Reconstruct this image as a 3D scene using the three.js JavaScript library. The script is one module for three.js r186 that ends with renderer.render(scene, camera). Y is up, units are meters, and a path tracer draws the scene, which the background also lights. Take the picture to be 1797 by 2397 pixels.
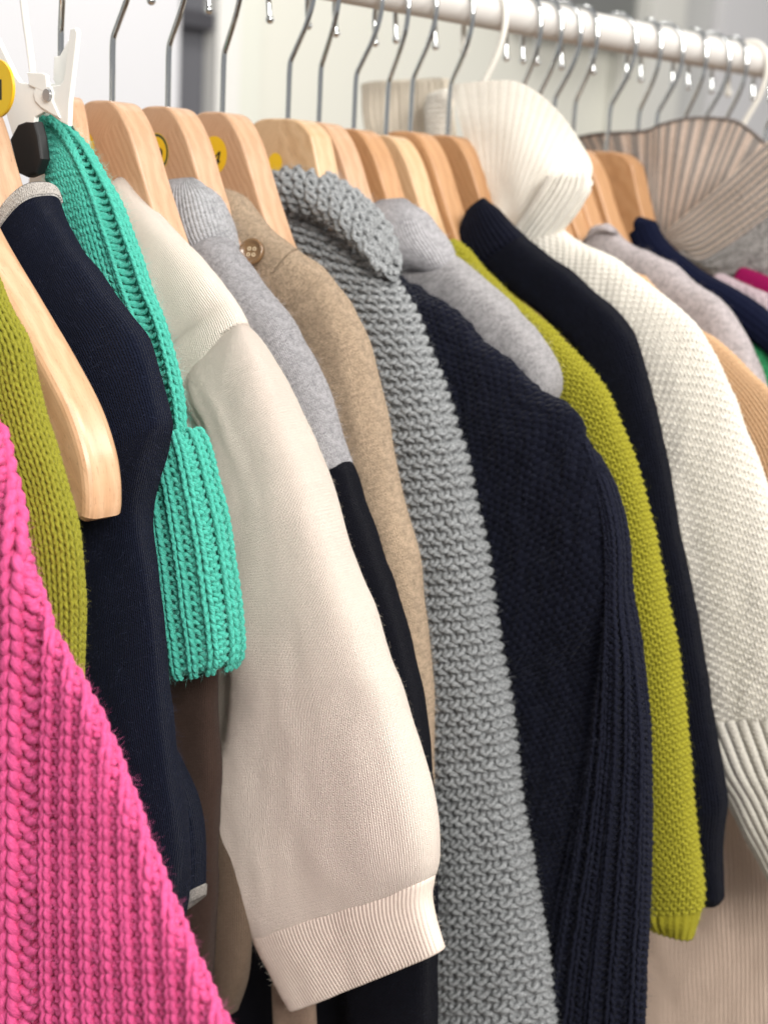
import * as THREE from 'three';
import { mergeGeometries } from 'three/addons/utils/BufferGeometryUtils.js';
import { ImprovedNoise } from 'three/addons/math/ImprovedNoise.js';
import { RectAreaLightUniformsLib } from 'three/addons/lights/RectAreaLightUniformsLib.js';

// ------------------------------------------------------------------ camera, light, exposure
const scene = new THREE.Scene();
const F = 3250, CX = 898.5, CY = 1198.5;                     // lens and centre in pixels of the 1797 x 2397 photograph
const EYE = new THREE.Vector3(-0.5474, 1.1644, 0.7129);
const RIGHT = new THREE.Vector3(0.73992, 0.0523, 0.67065), UP = new THREE.Vector3(0.10769, 0.97491, -0.19483), BACK = new THREE.Vector3(-0.66401, 0.21638, 0.71573);
const camera = new THREE.PerspectiveCamera(2 * Math.atan(CY / F) * 180 / Math.PI, 767 / 1024, 0.02, 30);
camera.position.copy(EYE);
camera.quaternion.setFromRotationMatrix(new THREE.Matrix4().makeBasis(RIGHT, UP, BACK));
camera.focus = 0.685;
camera.userData.fStop = 6.5;
scene.background = new THREE.Color(0.40, 0.40, 0.405);
const renderer = new THREE.WebGLRenderer({ antialias: true });
renderer.toneMapping = THREE.LinearToneMapping;
renderer.toneMappingExposure = 0.91;
renderer.shadowMap.enabled = true;
RectAreaLightUniformsLib.init();
const lampMat = new THREE.MeshStandardMaterial({ color: 0x999999, emissive: 0xfff6ea, emissiveIntensity: 1.2 });
function unseenLamp(x, y, z, w, h, power, tx, ty, tz, label) {  // a lamp out of view, placed and powered for the light it gives
  const g = new THREE.Group(); g.name = num('unseen_lamp'); scene.add(g);
  g.position.set(x, y, z);
  const d = new THREE.Vector3(x - tx, y - ty, z - tz);
  g.lookAt(x + d.x, y + d.y, z + d.z);
  g.userData = { label, category: 'lamp' };
  const m = new THREE.Mesh(new THREE.BoxGeometry(w, h, 0.03), lampMat); m.name = 'lamp_panel'; m.position.z = 0.02; g.add(m);
  const l = new THREE.RectAreaLight(new THREE.Color(1, 0.965, 0.915), power, w, h);
  l.position.set(x, y, z).addScaledVector(d.normalize(), -0.012); l.lookAt(tx, ty, tz); scene.add(l);
}
const used = {};
function num(n) { used[n] = (used[n] ?? -1) + 1; return used[n] ? n + '_' + String(used[n]).padStart(3, '0') : n; }
unseenLamp(-1.0, 2.4, 1.0, 0.55, 0.4, 14, -0.1, 1.0, 0, 'unseen white ceiling light panel above the near end of the rail');  // out of view, lights the near garments from the left
unseenLamp(-0.75, 2.1, 2.2, 0.9, 0.7, 36, 0, 0.9, 0, 'unseen white light panel behind the viewer that lights the lower garments');  // unseen, set low behind the camera to brighten the lower garments
unseenLamp(0.6, 2.5, 1.4, 0.55, 0.4, 25, 0.2, 1.0, 0, 'unseen white ceiling light panel in front of the middle of the rail');  // out of view, lights the middle of the rail from above
unseenLamp(1.6, 2.3, 1.6, 0.7, 0.5, 18, 0.45, 1.0, 0, 'unseen white ceiling light panel above the far end of the rail');  // out of view, lights the far garments
unseenLamp(0.7, 2.6, -0.5, 0.9, 0.5, 12, 1.1, 1.0, -1.5, 'unseen white ceiling light panel that lights the back wall');  // unseen, placed to brighten the wall behind the rail

// ------------------------------------------------------------------ helpers
let seed = 7;
const rnd = () => { seed = (seed * 1664525 + 1013904223) >>> 0; return seed / 4294967296; };
const noise = new ImprovedNoise();
const V = (x, y, z) => new THREE.Vector3(x, y, z);
const Y = V(0, 1, 0);
const GAM = 0.14;
// the upright plane in which a garment hangs from its place on the rail; near = the side that faces the viewer
function plane(x, gam = GAM) {
  const n = V(Math.cos(gam), 0, -Math.sin(gam));
  return { P: V(x, 1.212, 0), n, near: n.clone().negate(), w: V(Math.sin(gam), 0, Math.cos(gam)) };
}
function on(pl, px, py, lift = 0) {                           // a place measured on the photograph, laid on that plane
  const r = RIGHT.clone().multiplyScalar((px - CX) / F).addScaledVector(UP, -(py - CY) / F).sub(BACK);
  const t = pl.n.dot(pl.P.clone().addScaledVector(pl.near, lift).sub(EYE)) / pl.n.dot(r);
  return EYE.clone().addScaledVector(r, t);
}
function thing(name, label, category, group) {
  const o = new THREE.Group(); o.name = num(name); scene.add(o);
  o.userData = { label, category }; if (group) o.userData.group = group;
  return o;
}
function part(parent, name, geo, mat, label) {
  const m = new THREE.Mesh(geo, mat); m.name = name; m.castShadow = m.receiveShadow = true;
  if (label) m.userData.label = label;
  parent.add(m); return m;
}
const cr = (a, b, c, d, t) => 0.5 * (2 * b + (c - a) * t + (2 * a - 5 * b + 4 * c - d) * t * t + (3 * b - a - 3 * c + d) * t * t * t);

// A knitted tube, flattened: stations [Lx, Ly, Rx, Ry, thickness in mm, lift in mm] down its length.
// Its ring runs from the L edge over the near face to the R edge (a = 0 to about 0.5) and back behind.
function loft(pl, st, { na = 104, step = 0.0038, ex = 2.5, wr = 0.9, disp = null, top = 'round', bottom = 'open', sd = 1, capk = 1 } = {}) {
  const K = st.map((q) => ({ L: on(pl, q[0], q[1], (q[5] || 0) / 1000), R: on(pl, q[2], q[3], (q[5] || 0) / 1000), t: q[4] / 1000 }));
  const cen = K.map((k) => k.L.clone().lerp(k.R, 0.6));
  const acc = [0]; for (let i = 1; i < cen.length; i++) acc.push(acc[i - 1] + cen[i].distanceTo(cen[i - 1]));
  const len = acc[acc.length - 1], ns = Math.max(8, Math.round(len / step));
  const rows = [], widths = [];
  const get = (d) => {
    let i = 0; while (i < acc.length - 2 && d > acc[i + 1]) i++;
    const t = (d - acc[i]) / (acc[i + 1] - acc[i]), k = (j) => K[Math.min(K.length - 1, Math.max(0, j))];
    const f = (g) => cr(g(k(i - 1)), g(k(i)), g(k(i + 1)), g(k(i + 2)), t);
    return { L: V(f((q) => q.L.x), f((q) => q.L.y), f((q) => q.L.z)), R: V(f((q) => q.R.x), f((q) => q.R.y), f((q) => q.R.z)), t: f((q) => q.t) };
  };
  const ring = (k, kPrev, kNext, scale, tScale, shift) => {
    const c = k.L.clone().lerp(k.R, 0.5), h = k.R.clone().sub(k.L).multiplyScalar(0.5);
    const tan = kNext.L.clone().lerp(kNext.R, 0.5).sub(kPrev.L.clone().lerp(kPrev.R, 0.5)).normalize();
    const m = h.clone().cross(tan).normalize(); if (m.dot(pl.near) < 0) m.negate();
    const half = h.length(); h.normalize();
    const fine = 240, P = [], D = [0];
    for (let i = 0; i <= fine; i++) {
      const th = Math.PI - (i / fine) * 2 * Math.PI, co = Math.cos(th), si = Math.sin(th), p2 = 2 / ex;
      P.push([Math.sign(co) * Math.abs(co) ** p2 * Math.max(half - k.t / 2 * (1 - scale), half * scale), Math.sign(si) * Math.abs(si) ** p2 * k.t / 2 * tScale]);
      if (i) D.push(D[i - 1] + Math.hypot(P[i][0] - P[i - 1][0], P[i][1] - P[i - 1][1]));
    }
    const out = []; let j = 0;
    for (let i = 0; i <= na; i++) {
      const d = (i / na) * D[fine]; while (j < fine - 1 && D[j + 1] < d) j++;
      const u = (d - D[j]) / (D[j + 1] - D[j] || 1), x = P[j][0] + (P[j + 1][0] - P[j][0]) * u, y = P[j][1] + (P[j + 1][1] - P[j][1]) * u;
      out.push(c.clone().addScaledVector(h, x).addScaledVector(m, y).addScaledVector(tan, shift));
    }
    return [out, D[fine]];
  };
  for (let i = 0; i <= ns; i++) {
    const d = len * i / ns, [r, per] = ring(get(d), get(Math.max(0, d - 0.002)), get(Math.min(len, d + 0.002)), 1, 1, 0);
    rows.push(r); widths.push(per);
  }
  const S = { pl, na, ns, len, rows, widths, capk };
  const norms = () => {
    S.nor = rows.map((r, i) => r.map((p, a) => {
      const A = r[(a + 1) % na].clone().sub(r[(a - 1 + na) % na]), B = rows[Math.min(ns, i + 1)][a].clone().sub(rows[Math.max(0, i - 1)][a]);
      return A.cross(B).normalize().negate();
    }));
  };
  norms();
  const mid = rows[ns >> 1], q = mid[na >> 2].clone().sub(mid[0].clone().lerp(mid[na >> 1], 0.5));
  if (S.nor[ns >> 1][na >> 2].dot(q) < 0) { S.flip = true; for (const r of S.nor) for (const v of r) v.negate(); }
  for (let i = 0; i <= ns; i++) for (let a = 0; a <= na; a++) {   // soft creases and any shaped relief
    const p = rows[i][a], s = i / ns * len;
    let dd = wr * 0.001 * (1.3 * noise.noise(p.x * 34 + sd * 7.1, p.y * 15, p.z * 34) + 0.7 * noise.noise(p.x * 80 + sd, p.y * 42, p.z * 80 + 5));
    if (disp) dd += disp((a % na) / na, i / ns, s) * 0.001;
    p.addScaledVector(S.nor[i][a % na], dd);
  }
  for (let i = 0; i <= ns; i++) rows[i][na] = rows[i][0].clone();
  norms();
  if (S.flip) for (const r of S.nor) for (const v of r) v.negate();
  S.caps = { top, bottom }; S.ring = ring; S.get = get;
  S.perim = widths.reduce((x, y) => x + y) / widths.length;
  return S;
}
// a band of a surface, lifted a little
function slice(S, s0, s1, off) {
  const j0 = Math.round(s0 * S.ns), j1 = Math.max(j0 + 2, Math.round(s1 * S.ns));
  const rows = S.rows.slice(j0, j1 + 1).map((r, i) => r.map((p, a) => p.clone().addScaledVector(S.nor[i + j0][a % S.na], off)));
  return { ...S, rows, nor: S.nor.slice(j0, j1 + 1), ns: j1 - j0, len: S.len * (j1 - j0) / S.ns, get: (d) => S.get(d + S.len * j0 / S.ns) };
}
function at(S, a, s, p, n) {                                  // position and normal of the surface
  a = (((a % 1) + 1) % 1) * S.na; s = Math.min(1, Math.max(0, s)) * S.ns;
  const i = Math.min(S.na - 1, Math.floor(a)), j = Math.min(S.ns - 1, Math.floor(s)), u = a - i, v = s - j, k = (i + 1) % S.na;
  const A = S.rows[j][i], B = S.rows[j][i + 1], C = S.rows[j + 1][i], D = S.rows[j + 1][i + 1], w0 = (1 - u) * (1 - v), w1 = u * (1 - v), w2 = (1 - u) * v, w3 = u * v;
  p.set(A.x * w0 + B.x * w1 + C.x * w2 + D.x * w3, A.y * w0 + B.y * w1 + C.y * w2 + D.y * w3, A.z * w0 + B.z * w1 + C.z * w2 + D.z * w3);
  const a1 = S.nor[j][i], b1 = S.nor[j][k], c1 = S.nor[j + 1][i], d1 = S.nor[j + 1][k];
  n.set(a1.x * w0 + b1.x * w1 + c1.x * w2 + d1.x * w3, a1.y * w0 + b1.y * w1 + c1.y * w2 + d1.y * w3, a1.z * w0 + b1.z * w1 + c1.z * w2 + d1.z * w3).normalize();
}
// the cloth itself; N stitches round, h metres a row; the map holds 16 x 16 stitches
function cloth(S, N, h, inset = 0) {
  const { na, ns } = S, P = [], UV = [], I = [];
  const put = (r, nr, v, off) => { for (let a = 0; a <= na; a++) { const p = r[a].clone().addScaledVector(nr[a % na], off); P.push(p.x, p.y, p.z); UV.push(a / na * N / 16, v / h / 16); } };
  let count = 0; const add = (r, nr, v, off) => { put(r, nr, v, off); count++; };
  const shrink = (r, f, push) => { const c = r.reduce((x, y) => x.add(y), V(0, 0, 0)).multiplyScalar(1 / r.length); const Lr = r[0], Rr = r[na >> 1]; return r.map((p) => { const ax = Rr.clone().sub(Lr).normalize(), q = p.clone().sub(c), al = q.dot(ax), half = Rr.distanceTo(Lr) / 2, o = q.clone().addScaledVector(ax, -al), k = Math.max(0.02, 1 - (1 - f) * Math.min(1, 0.4)); return c.clone().addScaledVector(ax, al * k).addScaledVector(o, f).add(push); }); };
  const deep = -Math.min(0.014, S.len * 0.4);
  const dirT = S.rows[0][0].clone().lerp(S.rows[0][na >> 1], 0.5).sub(S.rows[1][0].clone().lerp(S.rows[1][na >> 1], 0.5)).normalize();
  const dirB = S.rows[ns][0].clone().lerp(S.rows[ns][na >> 1], 0.5).sub(S.rows[ns - 1][0].clone().lerp(S.rows[ns - 1][na >> 1], 0.5)).normalize();
  const t0 = S.get(0).t * S.capk, t1 = S.get(S.len).t * S.capk;
  if (S.caps.top === 'round') for (const [f, k] of [[0.02, 0.3], [0.35, 0.27], [0.7, 0.18], [0.92, 0.06]]) add(shrink(S.rows[0], f, dirT.clone().multiplyScalar(k * t0)), S.nor[0], -k * t0, -inset);
  else for (const [f, k] of [[0.6, deep], [0.76, deep * 0.3], [0.84, 0.0003], [0.94, 0.001]]) add(shrink(S.rows[0], f, dirT.clone().multiplyScalar(k)), S.nor[0], -k, -inset);
  for (let i = 0; i <= ns; i++) add(S.rows[i], S.nor[i], S.len * i / ns, -inset);
  if (S.caps.bottom === 'round') for (const [f, k] of [[0.92, 0.06], [0.7, 0.18], [0.35, 0.27], [0.02, 0.3]]) add(shrink(S.rows[ns], f, dirB.clone().multiplyScalar(k * t1)), S.nor[ns], S.len + k * t1, -inset);
  else for (const [f, k] of [[0.94, 0.001], [0.84, 0.0003], [0.76, deep * 0.3], [0.6, deep]]) add(shrink(S.rows[ns], f, dirB.clone().multiplyScalar(k)), S.nor[ns], S.len + k, -inset);
  for (let i = 0; i < count - 1; i++) for (let a = 0; a < na; a++) {
    const q = i * (na + 1) + a, w = q + na + 1;
    S.flip ? I.push(q, q + 1, w, q + 1, w + 1, w) : I.push(q, w, q + 1, q + 1, w, w + 1);
  }
  const g = new THREE.BufferGeometry();
  g.setAttribute('position', new THREE.Float32BufferAttribute(P, 3)); g.setAttribute('uv', new THREE.Float32BufferAttribute(UV, 2)); g.setIndex(I); g.computeVertexNormals();
  // join the shading across the seam of the ring
  const nn = g.attributes.normal;
  for (let i = 0; i < count; i++) { const q = i * (na + 1), w = q + na, x = nn.getX(q) + nn.getX(w), y = nn.getY(q) + nn.getY(w), z = nn.getZ(q) + nn.getZ(w), l = Math.hypot(x, y, z) || 1; nn.setXYZ(q, x / l, y / l, z / l); nn.setXYZ(w, x / l, y / l, z / l); }
  return g;
}
// rows of looped yarn laid on a surface: N stitches round, h metres a row
function yarn(S, { N, h, a0 = 0, a1 = 0.62, s0 = 0, s1 = 1, r = 0.0012, A = 0.2, b = 0.62, c = 1, sg = () => -1, lift = () => 0, seg = 12, rad = 6, jit = 0.05, keep = null, pitch = 0.004, inset = 1.1 * r }) {
  const rowsN = Math.max(1, Math.round(S.len * (s1 - s0) / h)), P = [], NR = [], UV = [], I = [];
  const p = V(), n = V(), i0 = Math.ceil(a0 * N), i1 = Math.floor(a1 * N);
  for (let j = 0; j < rowsN; j++) {
    const sc = s0 + (j + 0.5) / rowsN * (s1 - s0);
    let line = [];
    const flush = () => {
      if (line.length > 3) {
        let vlen = rnd() * 5; const base = P.length / 3, m = line.length;
        for (let k = 0; k < m; k++) {
          const T = line[Math.min(m - 1, k + 1)][0].clone().sub(line[Math.max(0, k - 1)][0]).normalize(), B = T.clone().cross(line[k][1]).normalize(), Nn = B.clone().cross(T);
          if (k) vlen += line[k][0].distanceTo(line[k - 1][0]) / pitch;
          for (let q = 0; q <= rad; q++) {
            const th = q / rad * 2 * Math.PI, cx = Math.cos(th), sy = Math.sin(th), o = line[k][0];
            P.push(o.x + (Nn.x * cx + B.x * sy) * r, o.y + (Nn.y * cx + B.y * sy) * r, o.z + (Nn.z * cx + B.z * sy) * r);
            NR.push(Nn.x * cx + B.x * sy, Nn.y * cx + B.y * sy, Nn.z * cx + B.z * sy); UV.push(q / rad, vlen);
          }
        }
        for (let k = 0; k < m - 1; k++) for (let q = 0; q < rad; q++) { const x = base + k * (rad + 1) + q, y = x + rad + 1; I.push(x, x + 1, y, x + 1, y + 1, y); }
      }
      line = [];
    };
    for (let i = i0; i < i1; i++) {
      const jx = (rnd() - 0.5) * jit, jy = (rnd() - 0.5) * jit, g0 = sg(i, j), g1 = sg(i + 1, j);
      for (let k = 0; k < seg; k++) {
        const t = k / seg, a = (i + t + A * Math.sin(4 * Math.PI * t) + jx * Math.sin(Math.PI * t)) / N, s = sc + (b * Math.cos(2 * Math.PI * t) + jy * Math.sin(Math.PI * t)) * h / S.len;
        if (s < -0.001 || s > 1.001 || (keep && !keep(a, s))) { flush(); continue; }
        const m = Math.min(1, Math.max(0, (t - 0.3) / 0.4)), sgn = g0 + (g1 - g0) * m * m * (3 - 2 * m);
        at(S, a, s, p, n);
        line.push([p.clone().addScaledVector(n, c * r * sgn * Math.cos(4 * Math.PI * t) + lift(i + t, j, a, s) - inset), n.clone()]);
      }
    }
    flush();
  }
  const g = new THREE.BufferGeometry();
  g.setAttribute('position', new THREE.Float32BufferAttribute(P, 3)); g.setAttribute('normal', new THREE.Float32BufferAttribute(NR, 3)); g.setAttribute('uv', new THREE.Float32BufferAttribute(UV, 2)); g.setIndex(I);
  return g;
}
// a sheet of ribbed cloth between two lines on a plane, with a front, a back and turned edges; ribs run from line A to line B (or along them)
function sheet(pl, A, B, lift, thick, ribs, along = false, nu = 150, nv = 60) {
  const line = (Q) => { const c = new THREE.SplineCurve(Q.map((q) => new THREE.Vector2(...q))); return (t) => c.getPoint(t); };
  const fa = line(A), fb = line(B), rows = [];
  if (along) [nu, nv] = [100, 110];
  for (let j = 0; j <= nv; j++) { const r = []; for (let i = 0; i <= nu; i++) { const u = i / nu, v = j / nv, a = fa(u), b = fb(u); r.push(on(pl, a.x + (b.x - a.x) * v, a.y + (b.y - a.y) * v, lift(u, v) / 1000)); } rows.push(r); }
  const nor = rows.map((r, j) => r.map((p, i) => { const X = r[Math.min(nu, i + 1)].clone().sub(r[Math.max(0, i - 1)]), Z = rows[Math.min(nv, j + 1)][i].clone().sub(rows[Math.max(0, j - 1)][i]), n = X.cross(Z).normalize(); return n.dot(pl.near) < 0 ? n.negate() : n; }));
  const S = { rows, nor, na: nu, ns: nv, len: rows[0][nu >> 1].distanceTo(rows[nv][nu >> 1]) }, P = [], UV = [], I = [], W = nu + 1, M = W * (nv + 1);
  for (let k = 0; k < 2; k++) for (let j = 0; j <= nv; j++) for (let i = 0; i <= nu; i++) {
    const e = Math.min(i, nu - i) / 3, f = Math.min(j, nv - j) / 2, q = Math.min(1, e, f), th = thick / 1000 / 2 * Math.sqrt(1 - (1 - q) ** 2), p = rows[j][i].clone().addScaledVector(nor[j][i], k ? -th * 2 : 0);
    P.push(p.x, p.y, p.z); UV.push(...(along ? [j / nv * ribs / 16, i / nu * 2] : [i / nu * ribs / 16, j / nv * 2]));
  }
  for (let k = 0; k < 2; k++) for (let j = 0; j < nv; j++) for (let i = 0; i < nu; i++) { const q = k * M + j * W + i, w = q + W; k ? I.push(q, w, q + 1, q + 1, w, w + 1) : I.push(q, q + 1, w, q + 1, w + 1, w); }
  const rim = []; for (let i = 0; i < nu; i++) rim.push([i, i + 1], [nv * W + i + 1, nv * W + i]); for (let j = 0; j < nv; j++) rim.push([(j + 1) * W, j * W], [j * W + nu, (j + 1) * W + nu]);
  for (const [a, b] of rim) I.push(a, M + a, b, b, M + a, M + b);
  const geo = new THREE.BufferGeometry(); geo.setAttribute('position', new THREE.Float32BufferAttribute(P, 3)); geo.setAttribute('uv', new THREE.Float32BufferAttribute(UV, 2)); geo.setIndex(I); geo.computeVertexNormals();
  return { geo, S };
}
// loose fibres standing off the wool
function fuzz(S, n0, { len = 0.004, w = 0.00006, a0 = 0, a1 = 0.62, s0 = 0, s1 = 1, off = 0, keep = null, lie = 1 } = {}) {
  const P = [], I = [], p = V(), nn = V();
  const n = Math.round(n0 * 0.55);
  for (let f = 0; f < n; f++) {
    const a = a0 + (a1 - a0) * rnd(), s = s0 + (s1 - s0) * rnd();
    if (keep && !keep(a, s)) continue;
    at(S, a, s, p, nn);
    const d = V(rnd() - 0.5, rnd() - 0.5, rnd() - 0.5).multiplyScalar(2.2 * lie).addScaledVector(nn, 0.3 + rnd() * 0.9).normalize(), L = len * (0.35 + 0.9 * rnd() ** 2);
    const bend = V(rnd() - 0.5, rnd() - 0.5, rnd() - 0.5).multiplyScalar(3.2), side = d.clone().cross(V(rnd() - 0.5, rnd() - 0.5, rnd() - 0.5)).normalize();
    const q = p.clone().addScaledVector(nn, off), base = P.length / 3;
    for (let k = 0; k < 3; k++) {
      const wd = w * (1 - k / 3.2) / 2;
      P.push(q.x - side.x * wd, q.y - side.y * wd, q.z - side.z * wd, q.x + side.x * wd, q.y + side.y * wd, q.z + side.z * wd);
      if (k) { const b = base + k * 2; I.push(b - 2, b - 1, b, b - 1, b + 1, b); }
      q.addScaledVector(d, L / 2); d.addScaledVector(bend, 0.4).normalize();
    }
  }
  const g = new THREE.BufferGeometry();
  g.setAttribute('position', new THREE.Float32BufferAttribute(P, 3)); g.setIndex(I); g.computeVertexNormals();
  return g;
}
function addFuzz(parent, S, n, mat, o) { const m = part(parent, 'fuzz', fuzz(S, n, o), mat); m.userData.kind = 'stuff'; return m; }

// ------------------------------------------------------------------ materials
function tex(w, h, f, srgb) {
  const d = new Uint8Array(w * h * 4);
  for (let y = 0; y < h; y++) for (let x = 0; x < w; x++) { const c = f(x / w, y / h, x, y), i = (y * w + x) * 4; for (let k = 0; k < 3; k++) d[i + k] = Math.max(0, Math.min(255, 255 * (c.length ? c[k] : c))); d[i + 3] = 255; }
  const t = new THREE.DataTexture(d, w, h); t.wrapS = t.wrapT = THREE.RepeatWrapping; t.magFilter = THREE.LinearFilter; t.minFilter = THREE.LinearFilter; if (srgb) t.colorSpace = THREE.SRGBColorSpace; t.needsUpdate = true; return t;
}
const fr = (x) => x - Math.floor(x);
const grain = (n, sd) => { const a = new Float32Array(n * n); let s = sd; for (let i = 0; i < n * n; i++) { s = (s * 1664525 + 1013904223) >>> 0; a[i] = s / 4294967296; } return (u, v) => { const x = fr(u) * n, y = fr(v) * n, i = Math.floor(x), j = Math.floor(y), fx = x - i, fy = y - j, g = (p, q) => a[(q % n) * n + (p % n)]; return (g(i, j) * (1 - fx) + g(i + 1, j) * fx) * (1 - fy) + (g(i, j + 1) * (1 - fx) + g(i + 1, j + 1) * fx) * fy; }; };
const g64 = grain(64, 3), g256 = grain(256, 9), g16 = grain(16, 5), g32 = grain(32, 77);
// heights of knitted cloth, 16 x 16 stitches to a tile
const stitch = {
  plain: (u, v) => { const x = u * 16 + 0.16 * (g32(u, v) - 0.5), y = v * 16 + 0.5 * (g32(v, u) - 0.5), s = Math.abs(fr(x) - 0.5) * 2, q = fr(y + 0.8 * s); return (0.62 + 0.38 * Math.sin(Math.PI * q)) * (1 - (2 * Math.min(1, s * 1.04) - 1) ** 2) ** 0.75; },
  purl: (u, v) => { const x = u * 16, y = v * 16 + 0.4 * (g32(v, u) - 0.5); return Math.abs(Math.sin(Math.PI * (y + 0.2 * Math.sin(2 * Math.PI * x)))) ** 0.8; },
  rib: (u, v) => { const x = u * 16, s = Math.abs(fr(x) - 0.5) * 2; return (1 - s * s) * 0.85 + 0.15 * Math.sin(Math.PI * fr(v * 16 + 0.5 * s)); },
  seed: (u, v) => { const x = u * 16, y = v * 16, o = Math.floor(y) % 2 ? 0.5 : 0; const a = fr(x + o) - 0.5, b = fr(y) - 0.5; return Math.max(0, 1 - 2.1 * Math.hypot(a * 0.9, b)) ** 0.6; },
};
const HT = {};
for (const k of Object.keys(stitch)) HT[k] = tex(512, 512, (u, v) => 0.8 * stitch[k](u, v) + 0.2 * g256(u, v));
// colours of the fibres: even wool, and wool spun from light and dark fibres
const tone = (lo, streak) => tex(512, 512, (u, v) => { const n = 0.5 * g256(u, v * 0.5) + 0.3 * g64(u * 2, v) + 0.2 * g16(u, v); return lo + (1 - lo) * Math.min(1, Math.max(0, (n - 0.5) * streak + 0.6)); });
const TONE = { even: tone(0.86, 1.4), soft: tone(0.7, 2), marl: tone(0.42, 3.2) };
const PLY = tex(256, 256, (u, v) => 0.55 * Math.abs(Math.sin(Math.PI * (3 * u + 2 * v))) ** 0.8 + 0.45 * g64(u * 0.5 + v * 0.5, v * 0.25 + u * 0.1));
const plyTone = (lo, k) => tex(256, 256, (u, v) => { const n = 0.55 * g64(u * 0.6 + v * 0.5, v * 0.22) + 0.25 * g256(u * 0.4 + v * 0.3, v * 0.2) + 0.2 * g16(u, v); return lo + (1 - lo) * Math.min(1, Math.max(0, (n - 0.5) * k + 0.6)); });
const PT = { even: plyTone(0.68, 2.4), marl: plyTone(0.36, 3.2) };
const C = (r, g, b) => new THREE.Color().setRGB(r / 255, g / 255, b / 255, THREE.SRGBColorSpace);
function wool(rgb, kind = 'plain', t = 'even', bump = 0.0005, sheen = 0.25) {
  const c = C(...rgb);
  return new THREE.MeshPhysicalMaterial({ color: c, roughness: 1, specularIntensity: 0.12, map: TONE[t], bumpMap: HT[kind], bumpScale: bump, sheen, sheenRoughness: 0.5, sheenColor: c.clone().lerp(new THREE.Color(1, 1, 1), 0.35) });
}
function strand(rgb, t = 'even', bump = 0.0004, sheen = 0.3) {
  const c = C(...rgb);
  return new THREE.MeshPhysicalMaterial({ color: c, roughness: 1, specularIntensity: 0.12, map: PT[t], bumpMap: PLY, bumpScale: bump, sheen, sheenRoughness: 0.5, sheenColor: c.clone().lerp(new THREE.Color(1, 1, 1), 0.35) });
}
const hair = (rgb) => new THREE.MeshStandardMaterial({ color: C(...rgb), roughness: 1, side: THREE.DoubleSide });
const ribTex = (k) => k;

// wood: fine pores and broad figure along the arm
const woodTex = tex(512, 512, (u, v) => { const ring = 0.5 + 0.5 * Math.sin(2 * Math.PI * (v * 9 + 0.25 * Math.sin(6.283 * u) + 0.5 * g16(u, v))); const pore = g256(u * 0.18, v) > 0.86 ? 0.09 : 0; const n = 0.93 + 0.05 * ring - pore - 0.06 * g256(u * 0.08, v * 0.9); return [n, n * (0.975 + 0.025 * ring), n * (0.94 + 0.05 * ring)]; }, true);
const wood = (rgb) => new THREE.MeshPhysicalMaterial({ color: C(...rgb), map: woodTex, roughness: 0.42, clearcoat: 0.35, clearcoatRoughness: 0.25, bumpMap: woodTex, bumpScale: 0.0001 });
const WOOD = wood([206, 167, 135]), WOODP = wood([216, 182, 144]), WOODD = wood([196, 150, 108]);
const chrome = new THREE.MeshStandardMaterial({ color: 0xd2d5d6, metalness: 1, roughness: 0.09 });
const whitePlastic = new THREE.MeshPhysicalMaterial({ color: 0xe6e3da, roughness: 0.4 });

// ------------------------------------------------------------------ the shop behind
const WALLZ = -1.55;
const wallPl = { P: V(0, 0, WALLZ), n: V(0, 0, 1), near: V(0, 0, 1) };
function struct(name, geo, mat) { const m = new THREE.Mesh(geo, mat); m.name = name; m.receiveShadow = m.castShadow = true; m.userData.kind = 'structure'; scene.add(m); return m; }
const paint = (rgb, r = 0.7) => new THREE.MeshStandardMaterial({ color: C(...rgb), roughness: r, bumpMap: HT.seed, bumpScale: 0.0001 });
const wallX = (px) => on(wallPl, px, 150).x, wallY = (px, py) => on(wallPl, px, py).y;
struct('wall', new THREE.BoxGeometry(7, 3.2, 0.1).translate(2, 1.2, WALLZ - 0.1), paint([226, 226, 216]));
struct('floor', new THREE.BoxGeometry(9, 0.1, 6).translate(1.5, -0.05, 0.5), paint([84, 66, 50], 0.5));  // floor out of view, dark brown for its reflection in the hooks
function panel(name, label, category, x0, x1, y0, y1, depth, mat) {
  const a = wallX(x0), b = wallX(x1);
  const t = thing(name, label, category);
  t.position.set((a + b) / 2, 0, WALLZ);
  part(t, 'board', new THREE.BoxGeometry(b - a, y1 - y0, depth).translate(0, (y0 + y1) / 2, depth / 2 - 0.04), mat);
  return t;
}
panel('wall_panel', 'smooth white wall panel at the left behind the hanger hooks', 'panel', -700, 362, 0, 2.8, 0.12, paint([216, 217, 221]));
const dk = panel('cabinet_door', 'dark grey upright door strip beside the white wall panel', 'door', 366, 470, 0, 2.8, 0.05, paint([92, 93, 99]));
part(dk, 'rail_strip', new THREE.BoxGeometry(0.12, 0.03, 0.02).translate(0, wallY(420, 45), 0.03), paint([62, 62, 68]));
panel('door_frame', 'white upright frame post right of the dark door strip', 'frame', 472, 525, 0, 2.8, 0.09, paint([228, 228, 224]));
panel('door_frame', 'broad white upright post between the frame and the cream wall', 'frame', 532, 596, 0, 2.8, 0.06, paint([222, 224, 214]));
const win = panel('shop_window', 'dark framed glass high up behind the white rail at right', 'window', 1200, 1462, wallY(1330, 46), 2.8, 0.06, paint([120, 122, 120]));
part(win, 'sill', new THREE.BoxGeometry(wallX(1462) - wallX(1200), 0.03, 0.05).translate(0, wallY(1330, 46) - 0.015, 0.04), paint([70, 72, 74]));
panel('door_frame', 'white upright frame post behind the far end of the rail', 'frame', 1466, 1548, 0, 2.8, 0.1, paint([224, 224, 218]));
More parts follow.
